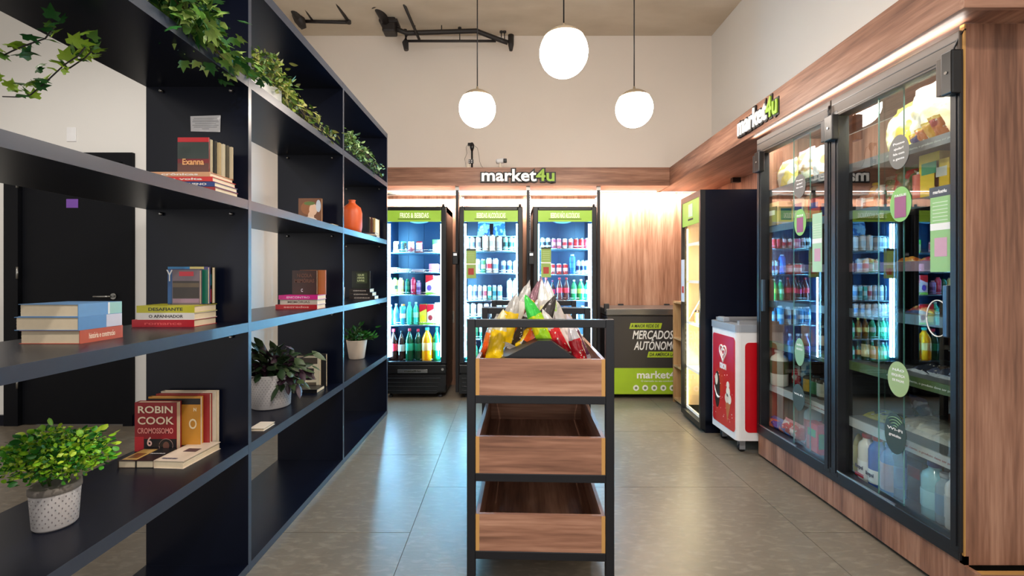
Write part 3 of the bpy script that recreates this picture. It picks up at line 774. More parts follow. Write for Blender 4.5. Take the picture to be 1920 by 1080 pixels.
row([(878, 'soda', 11, 40, ((60, 170, 120), (226, 240, 230), (220, 230, 230)), 'green bottle'), (891, 'soda', 11, 40, ((70, 170, 140), (90, 200, 150), (200, 220, 230)), 'green bottle'), (904, 'soda', 11, 40, ((60, 170, 120), (226, 240, 230), (220, 230, 230)), 'green bottle'), (917, 'soda', 11, 40, ((120, 70, 20), (226, 200, 120), (220, 190, 90)), 'amber bottle'), (930, 'soda', 11, 40, ((120, 70, 20), (226, 200, 120), (220, 190, 90)), 'amber bottle'), (943, 'soda', 11, 40, ((60, 170, 120), (226, 240, 230), (220, 230, 230)), 'green bottle'), (956, 'soda', 11, 40, ((60, 170, 120), (226, 240, 230), (220, 230, 230)), 'green bottle')], K2, 'fifth', .60)
row([(878, 'soda', 11, 36, ((60, 170, 120), (226, 240, 230), (220, 230, 230)), 'green glass bottle'), (891, 'soda', 11, 36, ((70, 170, 140), (90, 200, 150), (200, 220, 230)), 'green glass bottle'), (904, 'wine', 11, 40, ((60, 170, 120), (226, 240, 230), (220, 230, 230)), 'green glass bottle'), (917, 'wine', 11, 40, ((30, 60, 30), (230, 224, 180), (60, 60, 50)), 'dark wine bottle'), (930, 'wine', 11, 40, ((30, 60, 30), (226, 150, 80), (60, 60, 50)), 'dark bottle with orange label'), (943, 'wine', 11, 40, ((60, 170, 120), (226, 240, 230), (220, 230, 230)), 'green glass bottle'), (956, 'wine', 11, 40, ((30, 60, 30), (230, 224, 180), (60, 60, 50)), 'dark wine bottle')], K2, 'bottom', .362)
for i, px in enumerate((907, 936)):
    bag('ice_bag', (at(px, 0, 5.0).x, 5.0, 1.70), .15, .10, .17, ((176, 206, 226), (214, 230, 240), (60, 110, 170)), ['crinkled clear bag at the left', 'crinkled clear bag at the right'][i] + ' above the top row in ' + K2, 'bag', 'bags on the top rack', seed=i)
box('top_rack', -.28, .28, .12, .5, 1.690, 1.697, P('shelf_wire_white', (120, 150, 165), .3), k2)
# cooler three
row([(1018, 'can', 9, 21, ((200, 214, 220), (40, 44, 54)), 'silver-black can'), (1028, 'can', 9, 21, ((200, 214, 220), (40, 44, 54)), 'silver-black can'), (1038, 'can', 9, 20, ((190, 90, 140), (220, 190, 210)), 'purple-pink can'), (1048, 'can', 9, 20, (PK, (230, 200, 210)), 'pink can'), (1059, 'can', 9, 20, ((236, 220, 220), (206, 60, 70)), 'white and red can'),
     (1070, 'can', 9, 20, ((236, 190, 196), (206, 40, 56)), 'pale red can'), (1080, 'can', 9, 20, (RD, (214, 60, 70)), 'red can'), (1090, 'can', 9, 20, (RD, (214, 60, 70)), 'red can'), (1100, 'can', 9, 20, (RD, (214, 60, 70)), 'red can')], K3, 'top', 1.56)
row([(1036, 'can', 10, 21, (RD, (230, 190, 190)), 'red can'), (1048, 'can', 10, 21, (RD, (236, 200, 200)), 'red can'), (1060, 'can', 10, 21, (RD, (236, 200, 200)), 'red can'), (1073, 'plain', 12, 38, ((30, 110, 210), (50, 130, 220), (190, 220, 240)), 'blue bottle'), (1084, 'can', 8, 27, ((190, 210, 226), (26, 44, 84)), 'slim navy and silver can'),
     (1092, 'can', 8, 27, ((190, 210, 226), (26, 44, 84)), 'slim navy and silver can'), (1100, 'can', 8, 27, ((190, 210, 226), (26, 44, 84)), 'slim navy and silver can')], K3, 'second', 1.285)
cg = ((90, 40, 40), (214, 60, 76), (206, 40, 50))
row([(1024, 'contour', 13, 43, cg, 'cola bottle with red label'), (1036, 'contour', 10, 38, ((40, 26, 40), (196, 60, 120), (150, 60, 90)), 'small dark bottle with magenta label'), (1049, 'contour', 13, 43, cg, 'cola bottle with red label'), (1062, 'contour', 12, 43, cg, 'cola bottle with red label'), (1076, 'soda', 12, 39, ((30, 150, 90), (170, 230, 190), (230, 240, 240)), 'green soda bottle'), (1089, 'soda', 13, 40, ((40, 160, 80), (190, 220, 90), (220, 180, 150)), 'green soda bottle with yellow label'), (1101, 'soda', 11, 38, ((30, 160, 100), (120, 220, 180), (200, 200, 170)), 'green soda bottle')], K3, 'third', 1.01)
row([(1020, 'plain', 12, 34, ((60, 130, 190), (220, 230, 240), (230, 235, 240)), 'blue bottle'), (1034, 'plain', 12, 34, ((60, 130, 190), (220, 230, 240), (230, 235, 240)), 'blue bottle'), (1048, 'plain', 12, 34, ((200, 220, 230), (60, 110, 170), (230, 235, 240)), 'clear bottle'), (1062, 'plain', 12, 34, ((200, 220, 230), (60, 110, 170), (230, 235, 240)), 'clear bottle'), (1077, 'plain', 14, 36, ((60, 150, 200), (190, 225, 240), (230, 235, 240)), 'pale blue bottle'), (1092, 'plain', 12, 36, ((60, 150, 200), (190, 225, 240), (230, 235, 240)), 'pale blue bottle')], K3, 'fourth', .75)
row([(1022, 'soda', 14, 52, ((40, 30, 90), (120, 90, 180), (220, 230, 240)), 'violet bottle'), (1038, 'soda', 14, 52, ((40, 30, 90), (120, 90, 180), (220, 230, 240)), 'violet bottle'), (1058, 'soda', 14, 52, ((30, 90, 150), (90, 150, 200), (220, 230, 240)), 'dark blue bottle'), (1078, 'soda', 13, 50, ((30, 90, 150), (90, 150, 200), (220, 230, 240)), 'dark blue bottle'), (1093, 'soda', 13, 50, ((30, 90, 150), (90, 150, 200), (220, 230, 240)), 'dark blue bottle')], K3, 'bottom', .362)

# ------------------------------------------------------------ chest freezer with printed front
fx0 = at(1136, 0, 4.69).x + .006; fx1 = fx0 + .92
cf = thing('chest_freezer', 'dark chest freezer with lime band and MERCADOS AUTÔNOMOS print', 'freezer', (fx0, 4.69, 0))
w = fx1 - fx0
box('body', 0, w, .004, .52, .045, .86, dark_plastic, cf, bevel=.012)
box('front_print', .012, w - .012, -.002, .004, .32, .855, P('charcoal_print', (58, 55, 54), .35, var=.04), cf)
lp = box('lime_print', .012, w - .012, -.003, .004, .05, .32, P('lime_front_print', (158, 192, 40), .4), cf)
box('lid', -.006, w + .006, -.012, .525, .862, .935, P('lid_steel', (120, 118, 116), .3, metal=.7), cf, bevel=.012)
for k in (.25, .78):
    box('lid_hinge', k, k + .06, .525, .545, .84, .95, dark_plastic, cf)
box('corner_hinge', -.02, .03, .0, .04, .90, .985, dark_plastic, cf, bevel=.006)
for sx in (.07, w - .07):
    for sy in (.06, .46):
        f_ = MB(); f_.lathe([(.022, 0), (.022, .012), (.01, .014), (.01, .046)], 10, c=(sx, sy, 0)); f_.build('foot', dark_plastic, cf)
def pill(x0, x1, z0, z1, s, nm):
    m = MB(); m.prism([(x0, z0), (x1, z0), (x1 + .015, z1), (x0 + .015, z1)], 1, -.0045, -.0025)
    p = m.build('lime_plaque', P('plaque_lime', (176, 200, 50), .4), cf)
    text(nm, s, (x1 - x0) * .88, (z1 - z0) * .55, dark_text, ((x0 + x1) / 2, -.005, z0 + (z1 - z0) * .24), FACE_CAM, p, .0005, .001, .2)
pill(.235, .56, .725, .785, 'A MAIOR REDE DE', 'plaque_lettering')
text('title_lettering', 'MERCADOS', .42, .085, white_ink, (.475, -.0035, .622), FACE_CAM, cf, .0008, .0022, .25)
text('title_lettering', 'AUTÔNOMOS', .48, .085, white_ink, (.525, -.0035, .51), FACE_CAM, cf, .0008, .0022, .25)
pill(.42, .80, .43, .49, 'DA AMÉRICA LATINA', 'plaque_lettering')
text('brand_lettering', 'market4u', .46, .075, white_ink, (.54, -.0045, .215), FACE_CAM, lp, .0008, .0022)
text('slogan_lettering', 'O mercado no seu condomínio', .36, .018, white_ink, (.54, -.0045, .178), FACE_CAM, lp, .0005, .0)
for k in range(6):
    c = MB(); c.lathe([(.030, -.001), (.030, .001)], 20); c.build('round_icon', white_ink, lp, (.305 + k * .094, -.0045, .115), (R(90), 0, 0))
    c = MB(); c.lathe([(.013, -.001), (.016, .001)], 5 + k % 3); c.build('icon_mark', P('icon_ink', (120, 140, 90), .5), lp, (.305 + k * .094, -.0062, .115), (R(90), 0, 0))

# small wooden shelf unit standing beyond the vitrine
ws = thing('shelf_unit', 'narrow open wooden shelf unit between chest freezer and lit vitrine', 'shelf unit', (1.668, 4.19, 0))
box('side_panel', 0, .40, 0, .018, 0, 1.02, pale_wood, ws); box('side_panel', 0, .40, .40, .418, 0, 1.02, pale_wood, ws)
box('back_panel', .40, .418, 0, .418, 0, 1.02, pale_wood, ws)
for z in (.03, .36, .64, 1.0):
    box('shelf', 0, .40, .018, .40, z, z + .018, pale_wood, ws)
tag(MB().lathe([(.035, 0), (.037, .15), (.02, .19), (.018, .22)], 14).build('dark_bottle', drink((30, 22, 16)), None, (1.745, 4.30, .658)), 'dark bottle on the narrow wooden shelf unit', 'bottle')

# ------------------------------------------------------------ lit vitrine with black side
vt = thing('vitrine_fridge', 'tall black narrow vitrine with glowing yellow edges and glass door', 'vitrine', (1.565, 3.68, 0), (0, 0, R(-3)))
VD, VW, VH = .70, .48, 1.955
box('side_panel', .03, VD, 0, .02, .06, VH, black_board, vt); box('side_panel', .03, VD, VW - .02, VW, .06, VH, black_board, vt)
box('back_panel', VD - .02, VD, .02, VW - .02, .06, VH, pale_wood, vt)
box('top_panel', .03, VD, 0, VW, VH, VH + .02, black_board, vt); box('base', .03, VD, 0, VW, .0, .10, black_board, vt)
m = MB(); m.box(-.01, .03, 0, .028, .03, VH + .02); m.box(-.01, .03, VW - .028, VW, .03, VH + .02); m.box(-.01, .03, .028, VW - .028, .03, .075); m.box(-.01, .03, .028, VW - .028, VH - .03, VH + .02)
m.build('door_frame', frame_metal, vt)
box('door_pane', .004, .010, .028, VW - .028, .075, VH - .03, clear, vt)
for a_ in ((.04, VD - .02, .0205, .024, .10, VH), (.04, VD - .02, VW - .024, VW - .0205, .10, VH)):
    box('lining', *a_, P('vitrine_lining', (206, 182, 146), .5), vt)
hp = box('header_print', -.006, .003, .028, VW - .028, VH - .24, VH - .03, P('vitrine_header', (126, 176, 66), .4, emit=.3), vt)
box('header_icon', -.008, -.006, VW / 2 - .05, VW / 2 + .05, VH - .17, VH - .06, P('icon_mint', (196, 230, 196), .4), hp)
box('header_caption', -.008, -.006, VW / 2 - .06, VW / 2 + .06, VH - .20, VH - .185, dark_text, hp)
for z in (.10, .46, .86, 1.23, 1.56):
    box('shelf', .04, VD - .03, .03, VW - .03, z - .012, z, white_paint, vt)
    box('shelf_edge', .028, .04, .03, VW - .03, z - .02, z + .004, P('shelf_edge_white', (240, 236, 226), .4, emit=.25), vt)
box('led_strip', .032, .040, VW - .045, VW - .030, .10, 1.70, led_warm, vt)
box('led_strip', .032, .040, .030, .036, .10, 1.70, led_warm, vt)
box('led_strip', .032, .040, .04, VW - .04, .078, .084, led_warm, vt)
box('price_sign', -.014, -.011, VW - .10, VW - .02, 1.04, 1.42, P('sign_paper', (214, 222, 232), .4), vt)
box('sign_print', -.016, -.014, VW - .09, VW - .04, 1.12, 1.18, P('sign_red', (190, 60, 50), .4), vt)
area('vitrine_led_light', (1.62, 3.93, 1.0), .02, 6, (1.0, .9, .7), (1, 0, 0), 1.5)
area('vitrine_led_light', (1.545, 3.93, 1.0), .06, 9, (1.0, .86, .52), (-1, -.5, -.6), 1.5)
jug = thing('milk_jug', 'white jug with black print standing in the lit vitrine', 'jug', (1.68, 3.80, .46))
MB().lathe([(.05, 0), (.06, .02), (.06, .14), (.045, .20), (.02, .24), (.018, .26)], 16).build('body', white_plastic, jug)
MB().lathe([(.0612, .04), (.0615, .05), (.0615, .11), (.0612, .12)], 16).build('wrapper', dark_text, jug)
MB().lathe([(.022, .255), (.022, .28)], 12).build('cap', white_plastic, jug)
jar = thing('spice_jar', 'small yellowish jar on a middle shelf of the lit vitrine', 'jar', (1.66, 3.98, .86))
MB().lathe([(.03, 0), (.032, .01), (.032, .08), (.024, .095)], 14).build('body', C3((214, 176, 90)), jar)
MB().lathe([(.026, .095), (.026, .115)], 14).build('lid', C3((60, 50, 40)), jar)

# ------------------------------------------------------------ ice-cream freezer on castors
ic = thing('ice_cream_freezer', 'white ice-cream chest freezer with red heart-logo panels, on castors', 'freezer', (1.62, 3.225, 0))
IW, ID = .56, .405     # along x, along y
red = P('ice_cream_red', (200, 16, 30), .3, coat=.3)
m = MB(); m.prism(rounded(0, IW, 0, ID, .03), 2, .10, .875); m.build('body', white_plastic, ic)
m = MB(); m.prism(rounded(-.006, IW + .006, -.006, ID + .006, .035), 2, .875, .925); m.build('rim', P('rim_grey', (150, 156, 166), .35), ic)
box('lid_rail', .03, IW - .03, .02, .05, .925, .95, grey_plastic, ic); box('lid_rail', .03, IW - .03, ID - .05, ID - .02, .925, .95, grey_plastic, ic)
box('sliding_lid', .03, IW - .03, .05, ID - .05, .928, .936, clear, ic)
box('lid_handle', .0, .05, .20, .30, .925, .962, P('rim_grey', (150, 156, 166), .35), ic, bevel=.008)
# side panel facing the aisle
m = MB(); m.prism(rounded(.03, .47, .15, .83, .03), 0, -.0035, .002); sp = m.build('side_panel', red, ic); sp.scale = (1, .78, 1)
m = MB(); m.prism(rounded(.06, .50, .16, .80, .03), 1, -.0035, .002); m.build('front_panel', red, ic)
def heart(s, n=40):
    pts = []
    for k in range(n + 1):
        t = 2 * math.pi * k / n
        x = 16 * math.sin(t) ** 3; z = 13 * math.cos(t) - 5 * math.cos(2 * t) - 2 * math.cos(3 * t) - math.cos(4 * t)
        pts.append((x * s, z * s))
    return pts
for s_, r_ in ((.0042, .006), (.0020, .005)):
    m = MB(); m.tube([(-.005, .25 - x, .70 + z) for x, z in heart(s_)], r_, 6); m.build('heart_logo', white_ink, sp)
text('logo_lettering', 'KIBON', .13, .04, white_ink, (-.0045, .25, .575), FACE_AISLE, sp, .0008, .002)
# printed ice-cream bar and cone
m = MB(); m.prism([(.37 + .055 * math.cos(a) , .40 + .14 * math.sin(a)) for a in [2 * math.pi * k / 24 for k in range(24)]], 0, -.0048, -.0035); m.build('bar_print', P('chocolate_print', (44, 22, 16), .4), sp)
m = MB(); m.prism([(.385 + .028 * math.cos(a), .475 + .045 * math.sin(a)) for a in [2 * math.pi * k / 16 for k in range(16)]], 0, -.0056, -.0048); m.build('bar_filling_print', P('cream_print', (235, 225, 205), .4), sp)
m = MB(); m.prism([(.10, .34), (.20, .34), (.165, .19)], 0, -.0048, -.0035); m.build('cone_print', P('cone_print', (190, 110, 60), .5), sp)
for (yy, zz, r_, c) in ((.12, .37, .035, (236, 226, 208)), (.17, .37, .036, (226, 210, 190)), (.145, .42, .036, (240, 232, 215)), (.15, .47, .026, (240, 232, 215)), (.13, .40, .015, (90, 50, 30)), (.165, .43, .012, (210, 140, 60))):
    m = MB(); m.prism([(yy + r_ * math.cos(a), zz + r_ * math.sin(a)) for a in [2 * math.pi * k / 16 for k in range(16)]], 0, -.0060 - r_ * .02, -.0048); m.build('scoop_print', P('scoop_%d_%d_%d' % c, c, .5), sp)
rnd = random.Random(4)
m = MB()
for k in range(34):
    yy, zz = rnd.uniform(.05, .45), rnd.uniform(.18, .55); s_ = rnd.uniform(.003, .008)
    m.box(-.0046, -.0036, yy, yy + s_, zz, zz + s_)
m.tube([(-.004, .43 - .02 * k, .42 - .035 * k + .004 * k * k) for k in range(7)], [.002, .006, .005, .008, .01, .008, .003], 6)
s_ = m.build('splash_print', white_ink, sp); s_['kind'] = 'stuff'
for sx in (.07, IW - .07):
    for sy in (.07, ID - .07):
        cs = link('castor', None, ic, (sx, sy, 0))
        MB().lathe([(.024, -.011), (.028, -.007), (.028, .007), (.024, .011)], 16).build('wheel', black_plastic, cs, (0, .0, .028), (R(90), 0, 0))
        m = MB(); m.box(-.02, .02, -.018, -.013, .02, .07); m.box(-.02, .02, .013, .018, .02, .07); m.box(-.02, .02, -.018, .018, .07, .10); m.build('fork', grey_plastic, cs)

# ------------------------------------------------------------ tall glass display cabinet on the right
X0 = 1.765
Ya, Yb, Ym = 1.757, 3.205, 2.47
dc = thing('display_cabinet', 'tall walnut display cabinet with black-framed sliding glass doors', 'cabinet', (X0, Ya, 0))
def cb(name, x0, x1, y0, y1, z0, z1, mat, parent=None, bevel=0):
    return box(name, x0 - X0, x1 - X0, y0 - Ya, y1 - Ya, z0, z1, mat, parent or dc, bevel)
ep = cb('end_panel', X0 + .006, RIGHT - .002, Ya, Ya + .018, .156, 2.255, wood_z)
cb('edge_band', X0 + .0, X0 + .006, Ya, Ya + .018, .156, 2.255, edge_yellow)
cb('end_panel', X0 + .006, RIGHT - .002, Yb - .018, Yb, .02, 2.24, wood_z)
cb('base_panel', X0, X0 + .018, Ym, Yb, .02, .19, wood_zy); cb('base_panel', X0, X0 + .018, 1.712, Ym - .003, .02, .19 if False else .152, wood_zy)
cb('base_panel', X0, X0 + .018, Ya, Ym - .003, .152, .19, wood_zy)
cb('plinth_front', X0 + .018, RIGHT - .002, 1.712, 1.73, .02, .148, wood_x); cb('plinth_edge', X0 + .018, RIGHT - .002, 1.712, 1.73, .148, .152, edge_yellow)
cb('floor_board', X0 + .04, RIGHT - .002, Ya + .018, Yb - .018, .19, .208, dark_plastic)
cb('back_panel', RIGHT - .02, RIGHT - .003, Ya + .018, Yb - .018, .19, 1.86, P('dark_cabinet_back', (36, 38, 44), .5))
cb('back_panel', RIGHT - .02, RIGHT - .003, Ya + .018, Yb - .018, 1.86, 2.25, wood_zy)
# aluminium frame: outer bars and sliding tracks
cb('bottom_track', X0 - .012, X0 + .05, Ya + .008, Yb, .166, .232, frame_metal, bevel=.004)
cb('track_lip', X0 - .014, X0 - .006, Ya + .3, Ym - .05, .232, .240, steel); cb('track_lip', X0 - .014, X0 - .006, Ym + .3, Yb - .02, .232, .240, steel)
cb('top_track', X0 - .012, X0 + .05, Ym + .004, Yb, 2.13, 2.235, bronze_metal, bevel=.004)
cb('top_track', X0 - .012, X0 + .05, Ya + .008, Ym - .004, 2.13, 2.235, bronze_metal, bevel=.004)
for a, b_ in ((Ya + .014, Ym - .01), (Ym + .01, Yb - .006)):
    cb('track_groove', X0 - .0135, X0 - .012, a, b_, 2.197, 2.201, black_plastic); cb('track_groove', X0 - .0135, X0 - .012, a, b_, 2.142, 2.146, black_plastic)
for a, b_ in ((Ya + .004, Ya + .044), (Ym - .054, Ym - .004), (Ym + .004, Ym + .050), (Yb - .05, Yb - .002)):
    cb('jamb', X0 - .013, X0 + .05, a, b_, .20, 2.16, frame_metal, bevel=.003)
    cb('jamb_bead', X0 - .017, X0 - .013, a + .012, a + .02, .22, 2.12, frame_metal)
for (a, b_, xx) in ((Ya + .03, 2.18, X0 + .012), (2.06, Ym - .04, X0 + .028), (Ym + .04, 2.83, X0 + .012), (2.70, Yb - .04, X0 + .028)):
    gp = cb('sliding_pane', xx, xx + .005, a, b_, .225, 2.14, door_glass)
    cb('glass_edge', xx, xx + .005, (b_ if xx < X0 + .02 else a) - .002, (b_ if xx < X0 + .02 else a) + .001, .225, 2.14, green_edge, gp and dc)
# locks at the top corners, pull handles
for (a, b_, z0, z1, n_) in ((Ya - .008, Ya + .07, 1.985, 2.155, 0), (2.40, 2.50, 2.00, 2.135, 1), (3.10, 3.20, 1.99, 2.13, 2)):
    lk = link('door_lock', None, dc)
    cb('lock_case', X0 - .055, X0 - .014, a, a + (b_ - a) * .62, z0, z1, black_plastic, lk, .006)
    cb('strike_plate', X0 - .045, X0 - .014, a + (b_ - a) * .68, b_, z0 + .01, z1 - .01, bronze_metal if n_ == 0 else frame_metal, lk, .003)
    s_ = MB(); s_.lathe([(.006, 0), (.006, .003)], 8); s_.build('screw', chrome, lk, (-.056, (a + (b_ - a) * .3) - Ya, (z0 + z1) / 2), (0, R(-90), 0))
for (yy, z0, z1) in ((Ya + .055, 1.03, 1.24), (2.43, 1.03, 1.24), (3.13, 1.03, 1.25)):
    cb('pull_handle', X0 - .012, X0 + .008, yy, yy + .022, z0, z1, P('blue_steel', (70, 84, 100), .3, metal=.6), bevel=.004)
m = MB(); m.tube([(-.02, .015, 2.10), (-.02, .02, 2.17), (-.005, .012, 2.215), (.005, .0, 2.235)], .004, 6); m.tube([(-.02, .70, 2.12), (-.028, .71, 2.17), (-.02, .71, 2.20)], .006, 6)
m.build('cable', black_plastic, dc)
SH = [1.87, 1.62, 1.34, 1.10, .82, .52]
strip_m = {1.87: grey_rail, 1.62: P('blue_rail', (118, 134, 146), .35, metal=.2), 1.34: P('rose_rail', (150, 112, 118), .35), 1.10: P('blue_rail', (118, 134, 146), .35, metal=.2), .82: P('green_rail', (92, 112, 70), .45), .52: P('white_rail', (196, 198, 200), .4)}
for z in SH:
    for (a, b_) in ((Ya + .02, Ym - .01), (Ym + .01, Yb - .02)):
        s_ = cb('shelf', 1.832, RIGHT - .02, a, b_, z - .012, z, P('shelf_grey', (110, 114, 120), .4))
        cb('price_rail', 1.820, 1.831, a, b_, z - .042, z + .003, strip_m[z], s_.parent and dc)
        if z in (1.87, .52, .82):
            text('rail_lettering', 'AVISO - Uma vez aberto, o produto deve ser pago', .34, .010, white_ink if z != .52 else P('red_ink', (150, 40, 40), .5), (1.8195 - X0, a - Ya + .24, z - .024), FACE_AISLE, dc, .0003)
cb('centre_divider', 1.835, RIGHT - .02, Ym - .008, Ym + .008, .208, 1.86, dark_plastic)
cb('light_strip', X0 + .055, X0 + .075, Ya + .05, Yb - .05, 2.215, 2.225, led_white)  # strip and lamp added inside to carry header light onto the top shelf
area('added_cabinet_light', (X0 + .085, 2.5, 2.205), .02, 7, NEUT, (.6, 0, -1), 1.35, axis=(0, 1, 0))

# stickers on the sliding glass
def sticker_disc(py_, pz, ry, rz, mat, lab, words=(), ink=None, ring=False, x=None):
    xx = x or X0 + .0105
    o = thing('glass_sticker', lab, 'sticker', (xx, py_, pz))
    m = MB()
    if ring: m.tube([(0, ry * math.cos(a), rz * math.sin(a)) for a in [2 * math.pi * k / 40 for k in range(41)]], .0022, 6)
    else: m.prism([(ry * math.cos(a), rz * math.sin(a)) for a in [2 * math.pi * k / 36 for k in range(36)]], 0, -.0006, 0)
    m.build('disc' if not ring else 'ring', mat, o)
    for i, t_ in enumerate(words):
        text('sticker_lettering', t_, ry * 1.1, rz * .13, ink or white_ink, (-.001, 0, rz * (.45 - i * .3)), FACE_AISLE, o, .0002, .0004)
    return o
grey_st = P('grey_sticker', (118, 116, 112), .5); green_st = P('green_sticker', (140, 196, 110), .5); pale_st = P('pale_green_sticker', (160, 186, 130), .5)
dark_st = P('dark_sticker', (60, 78, 76), .5)
def gy(px): return F * X0 / (px - CX)
def gz(px, py): return EYE - (py - CY) * gy(px) / F
def st(px, py, rx, rz_px, mat, lab, **k):
    Y = gy(px); s = F / Y
    yh = (gy(px - rx) - gy(px + rx)) / 2
    return sticker_disc(Y, gz(px, py), yh, rz_px / s, mat, lab, **k)
st(1681, 285, 19, 32, grey_st, 'grey round sticker with white words high on the nearer sliding door', words=('Posso', 'ajudar?', 'fale com', 'a gente'))
g1 = st(1684, 383, 20, 33, green_st, 'green round sticker with pink square on the nearer sliding door', words=('PAGUE',))
box('pink_square', -.002, -.001, -.03, .03, -.06, .035, P('pink_print', (160, 90, 130), .5), g1)
st(1680, 711, 20, 33, pale_st, 'pale green round sticker low on the nearer sliding door', words=('NÃO', 'ESQUEÇA', 'DE PAGAR'))
wf = st(1674, 813, 20, 38, dark_st, 'dark round Wi-Fi sticker low on the nearer sliding door', words=('', 'Wi-Fi', 'gratuito'))
st(1753, 597, 21, 34, white_ink, 'white ring sticker beside the black pull of the nearer door', ring=True)
st(1496, 349, 11, 22, grey_st, 'grey round sticker high on the farther sliding door', words=('Posso', 'ajudar?', 'fale com'))
g2 = st(1497, 417, 11, 25, green_st, 'green round sticker with pink square on the farther sliding door', words=('PAGUE',))
box('pink_square', -.002, -.001, -.03, .03, -.06, .03, P('pink_print', (160, 90, 130), .5), g2)
st(1496, 660, 9, 26, P('soft_green_sticker', (134, 178, 140), .5), 'pale green round sticker low on the farther sliding door', words=('NÃO', 'ESQUEÇA'))
st(1494, 745, 11, 25, dark_st, 'dark round Wi-Fi sticker low on the farther sliding door', words=('', 'Wi-Fi'))
for o_, s_ in ((wf, .06),):
    for k in range(4):
        m = MB(); m.tube([(-.001, s_ * (.25 + k * .22) * math.sin(a), .02 + s_ * (.25 + k * .22) * math.cos(a)) for a in [R(-45 + 9 * j) for j in range(11)]], .0022, 5); m.build('wave_mark', P('sage_ink', (120, 160, 120), .5), o_)
def glass_notice(pxa, pxb, pya, pyb, mat, lab, head):
    ya, yb = gy(pxb), gy(pxa); zc = gz((pxa + pxb) / 2, pya); zb = gz((pxa + pxb) / 2, pyb)
    o = thing('door_notice', lab, 'notice', (X0 + .0105, ya, zb), group='notices on the sliding doors')
    w, h = yb - ya, zc - zb
    box('sheet', -.0008, 0, 0, w, 0, h * (.88 if head else 1), mat, o)
    if head:
        box('heading', -.0012, 0, -.004, w + .004, h * .88, h, P('notice_slate', (70, 76, 86), .5), o)
        text('heading_lettering', 'market4u', w * .7, .014, white_ink, (-.002, w / 2, h * .92), FACE_AISLE, o, .0003, .0006)
    box('white_band', -.0014, -.0008, 0, w, h * .49, h * .57, white_ink, o)
    box('pink_square', -.0014, -.0008, w * .15, w * .78, h * .18, h * .40, P('soft_pink', (206, 160, 180), .5), o)
    for k in range(6):
        box('print_line', -.0012, -.0008, w * .12, w * .88, h * (.60 + k * .042), h * (.60 + k * .042) + .003, P('pale_line', (216, 230, 206), .5), o)
glass_notice(1740, 1777, 349, 510, P('notice_green', (150, 196, 128), .5), 'tall green notice with grey heading on the nearer sliding door', True)
glass_notice(1520, 1538, 400, 510, P('notice_pale_green', (176, 214, 180), .5), 'tall pale green notice on the farther sliding door', False)

# ------------------------------------------------------------ goods inside the display cabinet
def fit(px, X): return max(1.862, min(X, (px - CX) * 3.12 / F))
def cyy(px, X): return min(F * X / (px - CX), 3.12)
DN, DF = 'behind nearer door', 'behind farther door'
SN = {1.87: 'top', 1.62: 'second', .82: 'green-railed', .52: 'white-railed', .208: 'lowest', 1.34: 'third', 1.10: 'fourth'}
def gbag(px, z, w, d, h, cols, look, where, X=1.99, seed=0, rot=None, name='food_bag', cat='bag'):
    X = fit(px, X)
    return bag(name, (X, cyy(px, X), z), w, d, h, cols, '%s, %s shelf %s' % (look, SN[z], where), cat, 'goods in the display cabinet', rot or (0, 0, R(90)), seed)
def gbox(px, z, w, d, h, c, look, where, X=1.96, name='food_box', cat='box', print_c=None):
    X = fit(px, X)
    o = thing(name, '%s, %s shelf %s' % (look, SN[z], where), cat, (X, cyy(px, X), z), group='goods in the display cabinet')
    MB().bbox(-d / 2, d / 2, -w / 2, w / 2, 0, h, .002).build('box', C3(c), o)
    pc = print_c or (240, 236, 226)
    box('front_print', -d / 2 - .0008, -d / 2, -w * .36, w * .36, h * .55, h * .8, C3(pc), o)
    box('end_print', -d * .36, d * .36, -w / 2 - .0008, -w / 2, h * .2, h * .7, C3(pc), o)
    return o
def gbot(px, z, r, h, col, lab_c, cap_c, look, where, X=1.96, shape='wide', lab=(.2, .6), cat='bottle', name='bottle'):
    X = fit(px, X)
    return bottle((X, cyy(px, X), z), r, h, col, lab_c, cap_c, '%s, %s shelf %s' % (look, SN[z], where), 'goods in the display cabinet', shape, lab, cat, name)
YW = (250, 220, 90)
gbag(1690, 1.87, .24, .14, .30, ((244, 236, 190), (240, 220, 110), (236, 206, 70)), 'big tied pale yellow snack bag', DN, 2.02, 1, (R(8), 0, R(80)))
gbag(1757, 1.87, .24, .16, .31, ((250, 246, 226), (250, 250, 240), (250, 240, 200)), 'big white snack bag beside the pale yellow one', DN, 2.0, 2, (R(-4), 0, R(84)))
for i, px in enumerate((1726, 1740, 1756, 1772)):
    gbag(px, 1.87, .08, .03, .07 + .015 * i, (((236, 170, 30), (250, 200, 60), (70, 60, 110)), ((220, 120, 40), (240, 190, 60), (180, 50, 40)))[i % 2], 'small orange candy packet, %s in its row' % ORD[i], DN, 1.90, 5 + i, (R(-25), 0, R(85)), 'candy_packet', 'packet')
gbag(1478, 1.87, .24, .10, .20, ((246, 226, 130), (240, 240, 226), (250, 246, 230)), 'yellow and white snack bag', DF, 1.98, 3)
gbag(1513, 1.87, .20, .11, .25, ((248, 240, 230), (226, 150, 180), (196, 150, 110)), 'white snack bag with brown print', DF, 1.98, 4)
gbag(1541, 1.87, .14, .10, .23, ((236, 240, 240), (180, 214, 226), (240, 190, 120)), 'white and pale blue snack bag', DF, 1.98, 5)
gbox(1776, 1.62, .07, .05, .17, (246, 200, 20), 'tall yellow box, second of two', DN, 1.92)
gbox(1752, 1.62, .10, .05, .21, (250, 206, 20), 'tall yellow box with green patch, first of two', DN, 1.92, print_c=(40, 170, 120))
gbot(1728, 1.62, .032, .14, (214, 80, 74), (226, 110, 96), (230, 224, 220), 'red round tin', DN, 1.92, 'plain', (.1, .9), 'tin', 'food_tin')
